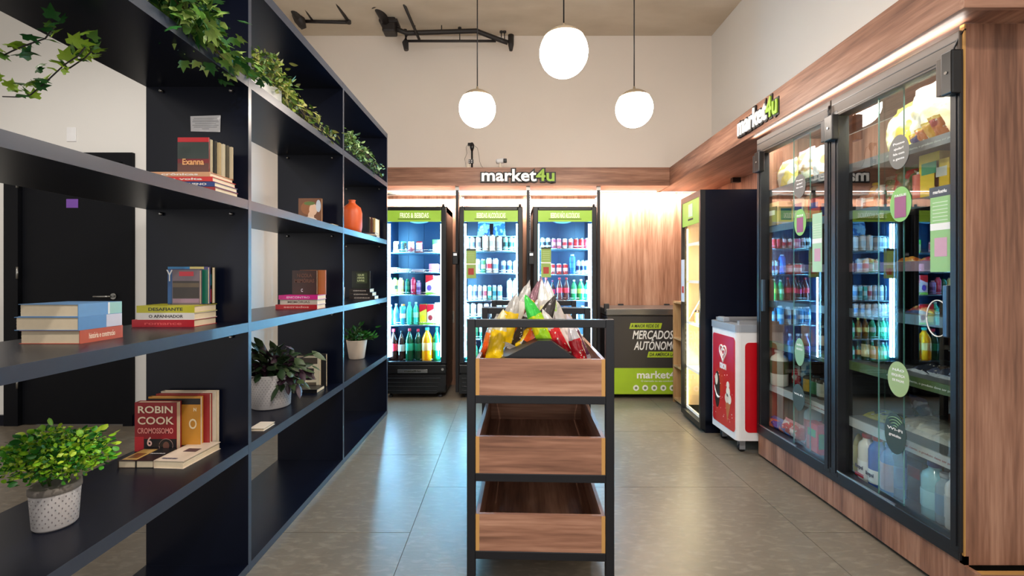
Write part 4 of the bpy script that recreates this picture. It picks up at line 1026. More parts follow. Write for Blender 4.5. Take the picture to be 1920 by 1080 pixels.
gbag(1700, 1.62, .15, .07, .19, ((40, 110, 60), (60, 130, 80), (190, 40, 50)), 'green and red coffee bag', DN, 1.95, 6)
gbag(1676, 1.62, .12, .07, .17, ((50, 120, 66), (200, 210, 200), (200, 60, 60)), 'green bag with red mark behind the glass edge', DN, 1.97, 7)
gbot(1642, 1.62, .028, .15, (226, 190, 110), (214, 100, 80), (250, 210, 30), 'sauce bottle with yellow cap', DN, 1.95)
gbot(1655, 1.62, .03, .13, (226, 228, 232), (210, 90, 80), (236, 238, 240), 'white-capped jar', DN, 1.95, 'plain')
gbox(1610, 1.62, .15, .09, .075, (220, 214, 220), 'low white tub', DN, 1.93, 'food_tub', 'tub', (200, 196, 206))
for i, px in enumerate((1632, 1644)):
    gbox(px, 1.62, .06, .07, .085, (226, 150, 120), 'low red and cream box, %s of two' % ORD[i], DN, 1.93)
for i, px in enumerate((1578, 1586, 1594)):
    gbot(px, 1.62, .022, .05, (90, 60, 44), (200, 190, 170), (50, 40, 36), 'tiny brown jar, %s in its row' % ORD[i], DN, 1.90, 'plain', (.2, .7), 'jar', 'spice_jar')
gbox(1447, 1.62, .09, .10, .13, (150, 134, 90), 'olive brown box', DF, 1.98)
gbox(1463, 1.62, .13, .10, .16, (226, 190, 130), 'cream box with teal print', DF, 1.95, print_c=(30, 110, 120))
gbot(1489, 1.62, .04, .14, (236, 228, 214), (90, 160, 90), (210, 200, 196), 'white jar with green label', DF, 1.95, 'plain')
gbox(1505, 1.62, .12, .07, .17, (236, 238, 244), 'white box with blue print', DF, 1.95, print_c=(60, 80, 170))
gbot(1522, 1.62, .04, .19, (236, 200, 160), (226, 170, 120), (240, 232, 220), 'peach coloured bottle', DF, 1.95, 'plain')
gbox(1536, 1.62, .11, .07, .14, (206, 60, 70), 'red and blue box', DF, 1.93, print_c=(60, 70, 160))
# middle shelves
gbag(1738, 1.34, .14, .05, .05, ((190, 50, 60), (214, 90, 90), (220, 160, 60)), 'flat red packet', DN, 1.93, 8, (R(75), 0, R(90)))
gbag(1700, 1.34, .14, .05, .04, ((226, 150, 60), (236, 190, 120), (200, 100, 40)), 'flat orange packet', DN, 1.93, 9, (R(75), 0, R(90)))
gbag(1620, 1.34, .16, .05, .04, ((226, 170, 80), (236, 200, 130), (200, 90, 60)), 'flat yellow-orange packet', DN, 1.92, 10, (R(75), 0, R(90)))
gbag(1722, 1.10, .16, .06, .05, ((150, 60, 50), (60, 70, 120), (220, 180, 120)), 'flat dark red packet', DN, 1.92, 11, (R(75), 0, R(90)))
for i, (px, c_) in enumerate(((1716, (50, 54, 66)), (1738, (70, 60, 56)), (1760, (60, 66, 84)), (1780, (150, 170, 200)))):
    gbag(px, .82, .13, .05, .14, (c_, (190, 196, 206), (90, 96, 120)), 'flat dark foil packet, %s in its row' % ORD[i], DN, 1.93, 12 + i, (R(78), 0, R(80 + 6 * i)), 'foil_packet', 'packet')
gbot(1600, .82, .036, .20, (60, 130, 190), (190, 220, 236), (230, 236, 240), 'blue bottle', DN, 1.95, 'soda')
for i, px in enumerate((1628, 1647)):
    gbot(px, .82, .036, .21, (50, 60, 34), ((226, 220, 170), (226, 150, 80))[i], (40, 44, 40), 'dark green bottle with %s label' % ('cream', 'orange')[i], DN, 1.95, 'wine', (.1, .42))
gbot(1519, .82, .05, .17, (206, 150, 90), (216, 160, 100), (190, 130, 70), 'tan round canister', DF, 1.97, 'plain', (.1, .8), 'canister', 'food_canister')
gbot(1542, .82, .03, .15, (60, 50, 44), (226, 200, 170), (226, 226, 220), 'dark sauce bottle', DF, 1.93, 'wine')
# white-railed shelf
gbot(1460, .52, .056, .25, (226, 226, 214), (90, 96, 60), (236, 236, 230), 'big white jug', DF, 1.99, 'wide', (.35, .7), 'jug', 'milk_jug')
gbag(1494, .52, .08, .06, .15, ((196, 40, 60), (226, 226, 230), (230, 200, 200)), 'red and silver pack', DF, 1.95, 21)
gbag(1512, .52, .09, .06, .21, ((60, 140, 190), (120, 180, 214), (210, 230, 240)), 'tall blue pack', DF, 1.97, 22)
for i, (px, c_) in enumerate(((1519, (226, 170, 60)), (1531, (60, 110, 70)), (1545, (196, 190, 170)))):
    gbot(px, .52, .038, .13, (70, 60, 50), c_, (50, 54, 60), ('jar with amber label', 'jar with green label', 'jar with pale label')[i], DF, 1.93, 'plain', (.15, .75), 'jar', 'food_jar')
gbag(1580, .52, .15, .08, .20, ((206, 130, 60), (190, 196, 190), (230, 226, 200)), 'orange and silver crisp bag', DN, 1.97, 23)
gbag(1612, .52, .15, .07, .21, ((150, 36, 40), (196, 200, 206), (100, 30, 40)), 'dark red foil bag', DN, 2.02, 24)
for i, px in enumerate((1620, 1634, 1650)):
    gbag(px, .52, .13, .03, .15, ((190, 180, 50), (206, 200, 90), (70, 80, 50)), 'flat yellow-green packet, %s in its row' % ORD[i], DN, 1.92, 26 + i, (R(80), R(4 * i), R(90)), 'seasoning_packet', 'packet')
for i, (px, sd) in enumerate(((1690, 0), (1716, 1), (1750, 2), (1778, 3))):
    gbag(px, .52, .18, .07, .22, ((206, 200, 186), (226, 222, 212), (236, 230, 214)), 'pale rice bag lying down, %s of four' % ORD[i], DN, 1.95, 30 + sd, (R(80), 0, R(88)), 'rice_bag')
gbag(1738, .52, .12, .06, .15, ((26, 40, 90), (60, 80, 130), (190, 200, 226)), 'dark blue pack behind the rice bags', DN, 2.14, 35, (R(-20), 0, R(90)))
# lowest shelf
gbag(1590, .208, .16, .09, .23, ((190, 44, 54), (206, 200, 200), (236, 226, 226)), 'red and white bag', DN, 1.98, 41)
gbot(1606, .208, .034, .25, (176, 166, 70), (190, 180, 90), (226, 220, 190), 'cooking oil bottle', DN, 1.90, 'soda')
lb = gbot(1626, .208, .040, .25, (236, 234, 226), (240, 240, 240), (196, 30, 40), 'white cleaner bottle with red cap and dark lettering', DN, 1.86, 'wide', (.08, .45), name='cleaner_bottle')
text('bottle_lettering', 'limpol', .050, .018, P('navy_ink', (20, 30, 70), .5), (-.0425, 0, .07), FACE_AISLE, lb, .0005, .001)
box('red_stripe', -.0425, -.041, -.028, .028, .028, .046, C3((200, 40, 50)), lb)
lb2 = gbot(1646, .208, .040, .26, (50, 96, 190), (236, 238, 240), (196, 30, 40), 'blue cleaner bottle with white label and red cap', DN, 1.86, 'wide', (.10, .36), name='cleaner_bottle')
text('bottle_lettering', 'limpol', .050, .018, P('navy_ink', (20, 30, 70), .5), (-.0425, 0, .06), FACE_AISLE, lb2, .0005, .001)
gbot(1671, .208, .042, .25, (60, 110, 200), (190, 130, 150), (60, 100, 190), 'blue bottle with pink label', DN, 1.87, 'wide', (.1, .62))
gbot(1686, .208, .030, .26, (30, 60, 120), (60, 90, 160), (40, 60, 110), 'slim dark blue bottle', DN, 1.88, 'plain')
gbox(1728, .208, .11, .09, .20, (60, 50, 48), 'dark brown carton', DN, 1.97, print_c=(150, 50, 44))
gbot(1753, .208, .048, .25, (150, 210, 230), (160, 216, 236), (40, 50, 140), 'pale blue softener bottle with navy cap', DN, 1.88, 'wide', (.2, .5))
gbot(1773, .208, .036, .22, (150, 176, 196), (120, 160, 196), (200, 210, 220), 'clear bottle with blue label', DN, 1.88, 'wide')
gbot(1789, .208, .03, .24, (226, 228, 230), (200, 204, 210), (226, 228, 230), 'white bottle by the door jamb', DN, 1.87, 'wide')
gbag(1462, .208, .24, .12, .09, ((60, 80, 170), (90, 120, 200), (236, 120, 90)), 'low blue bag', DF, 1.93, 44)
for i, px in enumerate((1482, 1498)):
    gbag(px, .208, .13, .10, .11, ((220, 70, 80), (240, 150, 160), (240, 220, 226)), 'red and pink packet, %s of two' % ORD[i], DF, 1.88, 45 + i)
gbot(1524, .208, .05, .25, (206, 214, 214), (200, 60, 60), (190, 206, 210), 'tall white detergent bottle', DF, 1.95, 'wide')
gbox(1531, .208, .10, .06, .18, (226, 80, 60), 'red and green detergent box', DF, 1.86, print_c=(80, 160, 60))

# ------------------------------------------------------------ snack trolley (two metal racks in line, turned a little)
def trolley(x, y, label, ang, trays=True):
    o = thing('snack_trolley', label, 'trolley', (x, y, 0), (0, 0, ang))
    W, D, H, T = .60, .69, 1.10, .034
    for sx in (0, W - T):
        for sy in (0, D - T):
            box('post', sx, sx + T, sy, sy + T, 0.012, H, black_metal, o, bevel=.002)
            box('foot_pad', sx + .004, sx + T - .004, sy + .004, sy + T - .004, 0, .012, black_plastic, o)
    for z in (H - T, .755, .436, .118):
        for sy in (0, D - T):
            box('cross_rail', T, W - T, sy + .001, sy + T - .001, z, z + T - .001, black_metal, o, bevel=.002)
        if z < 1:
            for sx in (0, W - T):
                box('side_rail', sx + .001, sx + T - .001, T, D - T, z, z + T - .002, black_metal, o)
    for z in (.788, .469, .151):
        if not trays and z < .7: continue
        t = link('tray', None, o)
        x0, x1, ya, yb, h, q = T + .002, W - T - .002, .004, D - .006, .15, .015
        box('front_panel', x0 + q, x1 - q, ya, ya + q, z, z + h, wood_x, t)
        box('rear_panel', x0 + q, x1 - q, yb - q, yb, z, z + h, wood_x, t)
        for a in (x0, x1 - q):
            box('side_panel', a, a + q, ya + .001, yb, z, z + h, wood_y, t)
            box('edge_band', a, a + q, ya, ya + .001, z, z + h, edge_yellow, t)
        box('tray_floor', x0 + q, x1 - q, ya + q, yb - q, z, z + .012, wood_y, t)
    m = MB()
    m.prism([(.10, .803), (W - .10, .803), (W - .14, .925), (.348, 1.008), (.292, 1.008), (.13, .925)], 1, .035, D - .08)
    m.build('sloped_riser', black_metal, o)
    return o
TA = R(-2.0)
trolley(-.172, 1.856, 'black metal snack trolley with three walnut trays, nearest the camera side', TA)
trolley(-.145, 2.57, 'second black metal snack trolley standing right behind the front one', TA, True)
ca, sa = math.cos(TA), math.sin(TA)
def tr(u, v, z): return (-.172 + u * ca - v * sa, 1.856 + u * sa + v * ca, z)
OR, YL, RR, GR, SV = (222, 84, 20), (240, 196, 16), (186, 20, 34), (50, 176, 60), (196, 192, 186)
BGS = [ # side(-1 left +1 right), u, v, z, width, height, tilt, colours, look
    (-1, .098, .10, .825, .085, .20, 10, (YL, (226, 214, 170), (246, 206, 30)), 'plain yellow snack bag at the front left of the top tray'),
    (-1, .062, .17, .825, .075, .17, 12, (OR, SV, (236, 120, 40)), 'orange snack bag tucked behind the yellow one'),
    (-1, .190, .20, .87, .08, .21, 24, ((44, 34, 26), SV, YL), 'dark snack bag with yellow spot beside the yellow bag'),
    (-1, .255, .17, .885, .085, .22, 26, (OR, (60, 54, 50), (226, 90, 24)), 'orange and black snack bag leaning on the riser'),
    (-1, .130, .34, .87, .09, .22, 14, (YL, SV, (226, 190, 40)), 'yellow-topped silver snack bag left of the orange ones'),
    (-1, .175, .44, .90, .09, .24, 16, ((226, 222, 212), SV, (210, 90, 30)), 'silver snack bag with crumpled top'),
    (-1, .245, .40, .92, .085, .22, 12, ((112, 30, 50), (150, 110, 120), (226, 170, 30)), 'maroon snack bag with yellow lower part'),
    (-1, .300, .50, .94, .08, .22, 4, ((104, 34, 50), (140, 110, 120), (120, 40, 60)), 'maroon snack bag standing highest'),
    (1, .345, .34, .93, .08, .21, -4, (SV, (226, 226, 220), (214, 210, 150)), 'clear silver snack bag on top of the riser'),
    (1, .385, .42, .93, .075, .21, -6, ((206, 204, 206), (230, 230, 230), (160, 196, 90)), 'pale snack bag with peaked foil top'),
    (1, .350, .12, .885, .085, .22, -24, ((150, 200, 30), (60, 190, 70), (214, 206, 20)), 'green and lime snack bag leaning on the riser'),
    (1, .425, .13, .845, .075, .20, -26, (RR, SV, (206, 40, 40)), 'red and silver snack bag in the middle of the right slope'),
    (1, .490, .12, .812, .070, .17, -16, (RR, (200, 196, 200), (190, 30, 44)), 'red snack bag at the low end of the right slope'),
    (1, .470, .24, .84, .08, .19, -24, ((226, 214, 206), SV, (60, 40, 40)), 'silver and black snack bag between the two red ones'),
    (1, .520, .30, .81, .075, .19, -20, ((110, 60, 80), (200, 190, 200), (90, 50, 76)), 'dusky purple snack bag at the right tray side'),
    (1, .450, .52, .90, .08, .19, -20, ((70, 50, 50), SV, (190, 180, 176)), 'dark silver snack bag farther back on the right slope'),
]
for i, (sd, u, v, z, w_, h_, tl, cols, look) in enumerate(BGS):
    bag('snack_bag', tr(u, v, z + .065), w_ * .95, .05, h_ * 1.08, cols, look, 'snack bag', 'snack bags in the top tray', (R(-6), R(tl), TA + R(-10 if sd < 0 else 14)), 60 + i, peak=1.0)
def tr2(u, v, z): return (-.145 + u * ca - v * sa, 2.57 + u * sa + v * ca, z)
for i, (u, v, c_, look) in enumerate(((.43, .12, ((176, 96, 40), (206, 150, 90), (190, 110, 50)), 'brown roll bag in the second trolley'), (.50, .14, ((206, 176, 156), (220, 200, 186), (214, 180, 160)), 'beige packet in the second trolley'), (.12, .12, ((196, 190, 186), SV, (90, 80, 80)), 'small silver bag in the second trolley'), (.40, .5, ((196, 110, 40), (214, 190, 170), (200, 120, 60)), 'orange-brown bag at the rear of the second trolley'))):
    bag('snack_bag', tr2(u, v, .87 + .1 * (i == 3)), .10, .05, .20, c_, look, 'snack bag', 'bags in the second trolley', (0, R(-8), 0), 80 + i, peak=1.0)

# ------------------------------------------------------------ books
def book(loc, w, h, t, cover, label, group=None, pose='lie_x', rz=0.0, spine=None, front=None, titles=(), parts=(), name='book', pagec=page, tilt=0.0):
    """w spine to fore edge, h top to bottom, t thick.  pose: lie_x spine faces +x, lie_s spine faces the camera side (-y),
    stand front cover faces -y with the spine on the left"""
    o = thing(name, label, 'book', loc, (0, 0, rz), group)
    M = {'lie_x': Matrix.Rotation(R(180), 4, 'Z') @ Matrix.Translation((-w / 2, -h / 2, 0)),
         'lie_s': Matrix.Rotation(R(90), 4, 'Z') @ Matrix.Translation((0, -h, 0)),
         'lie_b': Matrix.Identity(4),
         'stand': Matrix.Rotation(R(tilt), 4, 'X') @ Matrix.Rotation(R(90), 4, 'X') @ Matrix.Translation((0, 0, -t))}[pose]
    if pose == 'lie_x': M = Matrix.Translation((w / 2, h / 2, 0)) @ Matrix.Rotation(R(180), 4, 'Z') @ Matrix.Translation((-w / 2 + 0, -h / 2, 0)) 
    q = .0018
    def put(n_, mb, mat):
        me = mb.mesh(n_, mat); me.transform(M); return link(n_, me, o)
    m = MB(); m.box(0, w, 0, h, 0, q); m.box(0, w, 0, h, t - q, t); m.box(0, q, 0, h, q, t - q)
    put('cover', m, C3(cover))
    for (a0, a1, c) in (spine or ()):
        m = MB(); m.box(-.0006, 0, h * a0, h * a1, .0005, t - .0005); put('spine_print', m, C3(c))
    m = MB(); m.box(q, w - .004, .003, h - .003, q, t - q)
    for k in range(1, 4):
        zz = q + (t - 2 * q) * k / 4
        m.box(w - .004, w - .0035, .003, h - .003, zz, zz + (t - 2 * q) * .1)
    put('page_block', m, pagec)
    for k_, (x0, x1, y0, y1, c) in enumerate(parts):         # printed areas of the front cover, fractions
        m = MB(); m.box(w * x0, w * x1, h * y0, h * y1, t, t + .0003 + .0002 * k_)
        put('cover_print', m, C3(c))
    for tt in titles:                                        # (text, width fraction, height fraction, y fraction, colour, x fraction)
        s, wf, hf, yf, c = tt[:5]; xf = tt[5] if len(tt) > 5 else .5
        e = text('title_lettering', s, w * wf, h * hf, C3(c), (0, 0, 0), (0, 0, 0), None, .0002, .0008)
        L = Matrix.Translation((w * xf, h * yf, t + .0016)) @ Matrix.Diagonal((e.scale.x, 1, 1, 1))
        e.parent = o; e.matrix_local = M @ L
    if front:                                                # (text, colour, size) on the spine
        s, c = front
        e = text('spine_lettering', s, h * .6, t * .42, C3(c), (0, 0, 0), (0, 0, 0), None, .0002, .0003)
        L = Matrix.Translation((-.0004, h * .5, t * .30)) @ Matrix.Rotation(R(-90), 4, 'Z') @ Matrix.Rotation(R(90), 4, 'X') @ Matrix.Diagonal((e.scale.x, 1, 1, 1))
        e.parent = o; e.matrix_local = M @ L
    return o

RZ = dict(zip(('r1', 'r2', 'r3', 'r4', 'r5'), ROWS))
z3, z2, z4, z5 = ROWS[2], ROWS[1], ROWS[3], ROWS[4]
# first bay, third board: three thick books with their pages to the camera side, spines to the aisle
g = 'thick books stacked at the near end of the middle board'
book((-1.453, 1.345, z3), .180, .150, .040, (186, 84, 62), 'thick book with brick red spine, bottom of the big stack on the middle board', g, 'lie_x', 0, front=('história e construção', (240, 220, 200)))
book((-1.462, 1.340, z3 + .0402), .190, .150, .040, (88, 138, 190), 'thick blue and white book, middle of the big stack on the middle board', g, 'lie_x', 0, spine=((0, .38, (200, 200, 216)), ))
book((-1.452, 1.342, z3 + .0804), .178, .150, .038, (96, 146, 196), 'thick blue book with pale green patch, top of the big stack on the middle board', g, 'lie_x', 0, spine=((0, .30, (150, 196, 190)), (.30, .34, (230, 230, 230))))
# second stack
g = 'paperbacks lying by the divider on the middle board'
book((-1.486, 1.787, z3), .14, .245, .028, (180, 26, 40), 'red-spined paperback, bottom of the stack by the middle board divider', g, 'lie_s', 0, front=('romance', (226, 90, 90)))
book((-1.466, 1.789, z3 + .0282), .14, .225, .027, (222, 218, 212), 'white-spined paperback, middle of the stack by the middle board divider', g, 'lie_s', 0, front=('O APANHADOR', (60, 50, 60)))
book((-1.470, 1.790, z3 + .0555), .14, .228, .028, (186, 180, 40), 'yellow-green paperback, top of the stack by the middle board divider', g, 'lie_s', 0, front=('DESAFIANTE', (30, 40, 30)))
book((-1.405, 1.868, z3 + .084), .165, .155, .016, (64, 60, 110), 'colourful upright book with checked top edge behind the grey one', None, 'stand',
     parts=((0, .55, .94, 1, (40, 130, 190)), (.55, .9, .94, 1, (220, 200, 120)), (.0, .30, .02, .92, (40, 90, 150)), (.30, 1, .02, .92, (20, 100, 80))), titles=(('16', .16, .12, .62, (210, 40, 60), .22), ('Y', .12, .3, .62, (240, 240, 240), .05)))
book((-1.372, 1.848, z3 + .084), .112, .142, .014, (112, 96, 104), 'small grey upright book with red tag and dark landscape cover', None, 'stand',
     parts=((.25, .78, .82, .95, (196, 40, 56)), (.02, .98, .18, .68, (52, 44, 40)), (.02, .98, .50, .62, (96, 80, 60)), (.02, .98, .05, .17, (150, 120, 140))))
book((-1.270, 1.895, z3 + .084), .03, .155, .024, (36, 36, 30), 'dark book with yellow-green back edge beside the grey book', None, 'stand', parts=((.1, .9, .5, .8, (40, 120, 120)), (.1, .9, .05, .4, (190, 60, 60))))
# fourth board
g = 'books lying on the board under the paper note'
for i, (x, w_, dz, c, lab, sp) in enumerate(((-1.335, .19, 0, (150, 40, 44), 'dark red book, lowest of the stack under the paper note', 'contos'), (-1.322, .175, .020, (36, 60, 120), 'blue book, second lowest of the stack under the paper note', 'PEQUENO'),
                                      (-1.355, .200, .040, (204, 44, 40), 'bright red book, third of the stack under the paper note', 'a volta'), (-1.400, .235, .058, (206, 150, 110), 'long tan and red book, topmost of the stack under the paper note', 'crônicas'))):
    book((x + .01, 1.752, z4 + dz), .15, w_, .0185, c, lab, g, 'lie_s', 0, front=(sp, (240, 230, 220)))
book((-1.315, 1.80, z4 + .078), .124, .146, .006, (120, 34, 40), 'glossy magazine with dark red cover and italic gold title', 'upright magazines on the fourth board', 'stand', 0,
     parts=((.0, 1, .88, 1, (190, 36, 44)), (.0, 1, .42, .87, (50, 60, 56)), (.0, 1, 0, .30, (96, 60, 50))), titles=(('Exanna', .7, .16, .26, (230, 170, 110)), ), name='magazine')
for i in range(6):
    book((-1.312 + i * .008, 1.813 + i * .014, z4 + .078), .122, .142 - .002 * i, .009, ((200, 190, 160), (60, 60, 56), (190, 170, 130), (206, 196, 170), (90, 84, 70), (196, 180, 150))[i], 'thin magazine behind the glossy one, %s from the front' % ORD[i], 'upright magazines on the fourth board', 'stand', 0, name='magazine')
o = thing('paper_note', 'white printed paper note taped to the black divider', 'note', (-1.366, 1.9485, 1.895))
m = MB(); m.prism([(0, .003), (.126, 0), (.128, .072), (-.002, .068)], 1, -.0012, -.0004); m.build('sheet', P('note_paper', (236, 234, 236), .8), o)
for k, wd in enumerate((.10, .108, .112, .09, .112, .10, .03)):
    box('print_line', .063 - wd / 2, .063 + wd / 2, -.0014, -.0011, .058 - k * .0075, .0595 - k * .0075, P('grey_ink', (90, 90, 96), .6), o)
# second board: upright novels and three lying ones
rb = book((-1.520, 1.842, z2), .170, .212, .028, (150, 26, 34), 'red and black upright paperback titled ROBIN COOK CROMOSSOMO 6', None, 'stand', 0,
     parts=((.0, 1, .0, .30, (26, 22, 24)), (.0, .22, .06, .34, (200, 40, 50))),
     titles=(('ROBIN', .86, .13, .80, (246, 226, 196)), ('COOK', .86, .14, .585, (246, 220, 190)), ('CROMOSSOMO', .86, .10, .41, (240, 150, 140)), ('6', .13, .17, .17, (246, 200, 190), .36)))
book((-1.490, 1.874, z2), .215, .226, .018, (196, 134, 44), 'upright ochre paperback with black title strip behind the red novel', None, 'stand', 0,
     parts=((.0, 1, .86, .97, (34, 28, 26)), (.0, 1, .0, .12, (70, 40, 30))), titles=(('N', .06, .06, .74, (240, 220, 180), .90), ('O', .16, .18, .42, (240, 220, 180), .86)))
book((-1.476, 1.896, z2), .225, .232, .016, (150, 40, 40), 'upright dark red book second from the back by the divider', None, 'stand', 0)
book((-1.470, 1.916, z2), .232, .238, .022, (214, 200, 178), 'upright cream book at the back against the divider', None, 'stand', 0, parts=((.3, .9, .93, .96, (90, 80, 70)),))
m = MB(); m.tube([(.128 + .028 * math.cos(a), -.0008, .036 + .028 * math.sin(a)) for a in [2 * math.pi * k / 24 for k in range(25)]], .0012, 5); m.build('cover_print', C3((150, 120, 110)), rb)
m = MB(); m.prism([(.128 + .013 * math.cos(a), .036 + .017 * math.sin(a)) for a in [2 * math.pi * k / 14 for k in range(14)]], 1, -.001, -.0004); m.build('cover_print', C3((110, 70, 60)), rb)
g = 'books lying flat before the red novel'
book((-1.478, 1.713, z2), .066, .125, .027, (60, 44, 36), 'small book with gold and sepia cover lying flat, next to the potted bush', g, 'lie_b', 0, parts=((.08, .95, .1, .92, (206, 166, 90)), (.2, .8, .2, .6, (120, 80, 40))))
book((-1.410, 1.713, z2), .066, .125, .028, (22, 22, 24), 'small black book lying flat between gold and white books', g, 'lie_b', 0, titles=(('PAIXÃO', .8, .06, .5, (190, 190, 190)),))
book((-1.342, 1.713, z2), .118, .20, .029, (222, 204, 184), 'cream book lying flat nearest the aisle', g, 'lie_b', R(-4), parts=((.35, .8, .45, .62, (60, 50, 70)),), titles=(('SEMPRE SEU', .5, .04, .08, (90, 90, 110), .4),))
book((-1.215, 2.12, z2), .07, .10, .012, (226, 214, 196), 'thin cream book half hidden behind the first upright', None, 'lie_b', 0)
# second bay
pb_ = book((-1.362, 2.935, z4), .150, .175, .016, (150, 104, 70), 'upright book with a painted portrait wearing a leafy wreath', None, 'stand', 0,
     parts=((.0, 1, .0, 1, (120, 76, 48)),))
for nm_, cx_, cz_, rx_, rz_, c_ in (('shoulder', .070, .022, .055, .034, (232, 214, 200)), ('neck', .082, .058, .020, .034, (226, 188, 158)), ('hair', .062, .112, .046, .044, (150, 92, 52)), ('face', .096, .102, .026, .038, (230, 190, 160)), ('wreath', .072, .142, .036, .012, (96, 116, 56)), ('background', .130, .125, .016, .040, (196, 204, 214))):
    m = MB(); m.prism([(cx_ + rx_ * math.cos(a), cz_ + rz_ * math.sin(a)) for a in [2 * math.pi * k / 20 for k in range(20)]], 1, -.0010 - .0003 * cx_, -.0002); m.build('%s_print' % nm_, C3(c_), pb_, (0, -.0001 * len(nm_), 0))
book((-1.195, 2.94, z4), .05, .11, .012, (196, 150, 100), 'small tan book lying beside the portrait book', None, 'lie_b', 0)
g = 'books lying in the middle of the second bay'
book((-1.400, 2.72, z3), .13, .25, .027, (176, 34, 40), 'red book, bottom of the three in the second bay', g, 'lie_s', 0, front=('segredos', (230, 170, 160)))
book((-1.378, 2.73, z3 + .0272), .13, .225, .030, (190, 180, 166), 'grey-white book, middle of the three in the second bay', g, 'lie_s', 0, front=('MEMÓRIAS', (90, 80, 70)))
book((-1.384, 2.725, z3 + .0575), .13, .235, .026, (206, 30, 130), 'magenta book, top of the three in the second bay', g, 'lie_s', 0, front=('ENCONTRO', (240, 200, 226)))
book((-1.338, 2.80, z3 + .084), .152, .150, .018, (60, 34, 28), 'upright dark brown book with small moon and gold title', None, 'stand', 0, titles=(('NICOLA', .6, .14, .72, (110, 70, 54)), ('MEMÓRIAS', .8, .14, .50, (110, 70, 54)), ('C', .08, .12, .12, (220, 220, 230), .4)))
book((-1.305, 2.83, z3 + .084), .16, .152, .014, (176, 104, 60), 'upright copper-edged book behind the dark brown one', None, 'stand', 0)
book((-1.372, 2.93, z2), .150, .205, .02, (196, 184, 160), 'upright cream book with a dark portrait medallion', None, 'stand', 0,
     parts=((.05, .95, .03, .97, (206, 196, 170)), (.25, .75, .30, .62, (40, 34, 30)), (.38, .62, .36, .56, (214, 200, 176)), (.1, .9, .76, .95, (70, 60, 50)), (.15, .85, .08, .18, (90, 80, 66))))
book((-1.36, 2.955, z2), .17, .215, .022, (26, 24, 26), 'upright black book behind the medallion book', None, 'stand', 0)
book((-1.41, 2.80, z2), .12, .225, .022, (24, 22, 24), 'black book lying under the dark-leaved plant', None, 'lie_s', 0)
book((-1.30, 2.46, z3), .08, .1, .03, (200, 160, 120), 'tan book end peeping past the first upright on the middle board', None, 'lie_s', 0) if False else None
# third bay
for i, (x, w_, c) in enumerate(((-1.235, .02, (30, 26, 26)), (-1.21, .02, (90, 50, 40)), (-1.185, .018, (180, 150, 90)))):
    book((x, 3.97, z4), .016, .19 - .006 * i, .13, c, ('black', 'brown', 'ochre')[i] + ' slim upright book beside the orange vase', 'slim upright books in the third bay', 'stand', 0)
for i in range(3):
    book((-1.26, 3.84 + .01 * i, z4 + i * .014), .1, .14 - .01 * i, .0135, ((70, 60, 56), (190, 180, 160), (60, 54, 60))[i], 'thin book lying by the orange vase, %s of three' % ('lowest', 'middle', 'topmost')[i], 'books lying by the orange vase', 'lie_s', 0)
for i in range(3):
    book((-1.345 + i * .0, 3.82, z3 + i * .030), .12, .215 - .02 * i, .029, ((50, 44, 44), (44, 40, 40), (40, 34, 34))[i], 'dark book in the third bay pile, %s of three' % ('bottom', 'middle', 'top')[i], 'dark books piled in the third bay', 'lie_s', 0, front=('contos', (190, 180, 170)))
book((-1.35, 3.90, z3 + .09), .155, .15, .018, (30, 34, 26), 'upright black book with pale green title in the third bay', None, 'stand', 0, parts=((.25, .85, .3, .9, (60, 70, 44)),), titles=(('QUE', .3, .10, .72, (190, 200, 150)), ('AMOR', .4, .10, .56, (190, 200, 150)), ('LIVRE', .4, .10, .40, (190, 200, 150))))

# ------------------------------------------------------------ vase and pots
va = tag(MB().lathe([(.045, 0), (.070, .01), (.078, .06), (.078, .17), (.066, .215), (.028, .245), (.024, .262), (.030, .272), (.022, .272)], 24).build('vase', P('orange_glaze', (206, 84, 30), .45, bump=.1), None, (-1.245, 3.60, z4)), 'matte orange narrow-necked vase in the third bay', 'vase')

def leaf_mesh(kind, mat, L=1.0):
    def mk():
        if kind == 'ivy':
            out = [(0, 0), (.28, -.08), (.42, .12), (.30, .28), (.46, .55), (.20, .52), (0, 1.0), (-.20, .52), (-.46, .55), (-.30, .28), (-.42, .12), (-.28, -.08)]
        elif kind == 'round':
            out = [(0, 0), (.24, .15), (.36, .45), (.30, .75), (0, .95), (-.30, .75), (-.36, .45), (-.24, .15)]
        else:
            out = [(0, 0), (.16, .18), (.22, .42), (.15, .72), (0, 1.0), (-.15, .72), (-.22, .42), (-.16, .18)]
        m = MB(); n = len(out)
        vs = [(0, .42, .04)] + [(x, y, -.10 * abs(x) * 2 - .12 * y * y) for x, y in out]
        m.add(vs, [(0, i + 1, (i + 1) % n + 1) for i in range(n)], 0, True)
        return m.mesh('leaf', mat)
    return cached(('leaf', kind, mat.name), mk)

def leafmat(name, c):
    if name in MATS: return MATS[name]
    m = P(name, c, .45, var=.35, scale=60)
    b = m.node_tree.nodes['Principled BSDF']
    b.inputs['Subsurface Weight'].default_value = 0.0
    m.use_backface_culling = False
    return m

def leaves(parent, pts, mesh_list, size, rnd, outward=True, centre=(0, 0, 0), droop=0.2):
    for p in pts:
        me = rnd.choice(mesh_list)
        d = (Vector(p) - Vector(centre))
        if d.length < 1e-4: d = Vector((0, 0, 1))
        d = (d.normalized() * (1.0 if outward else .4) + Vector((rnd.uniform(-.8, .8), rnd.uniform(-.8, .8), rnd.uniform(-.5, .6) - droop))).normalized()
        q = d.to_track_quat('Y', 'Z')
        o = link('leaf', me, parent, p)
        o.rotation_mode = 'QUATERNION'
        q = q @ Euler((0, rnd.uniform(-.9, .9), 0)).to_quaternion()
        o.rotation_quaternion = q
        s = size * rnd.uniform(.7, 1.2)
        o.scale = (s, s, s)

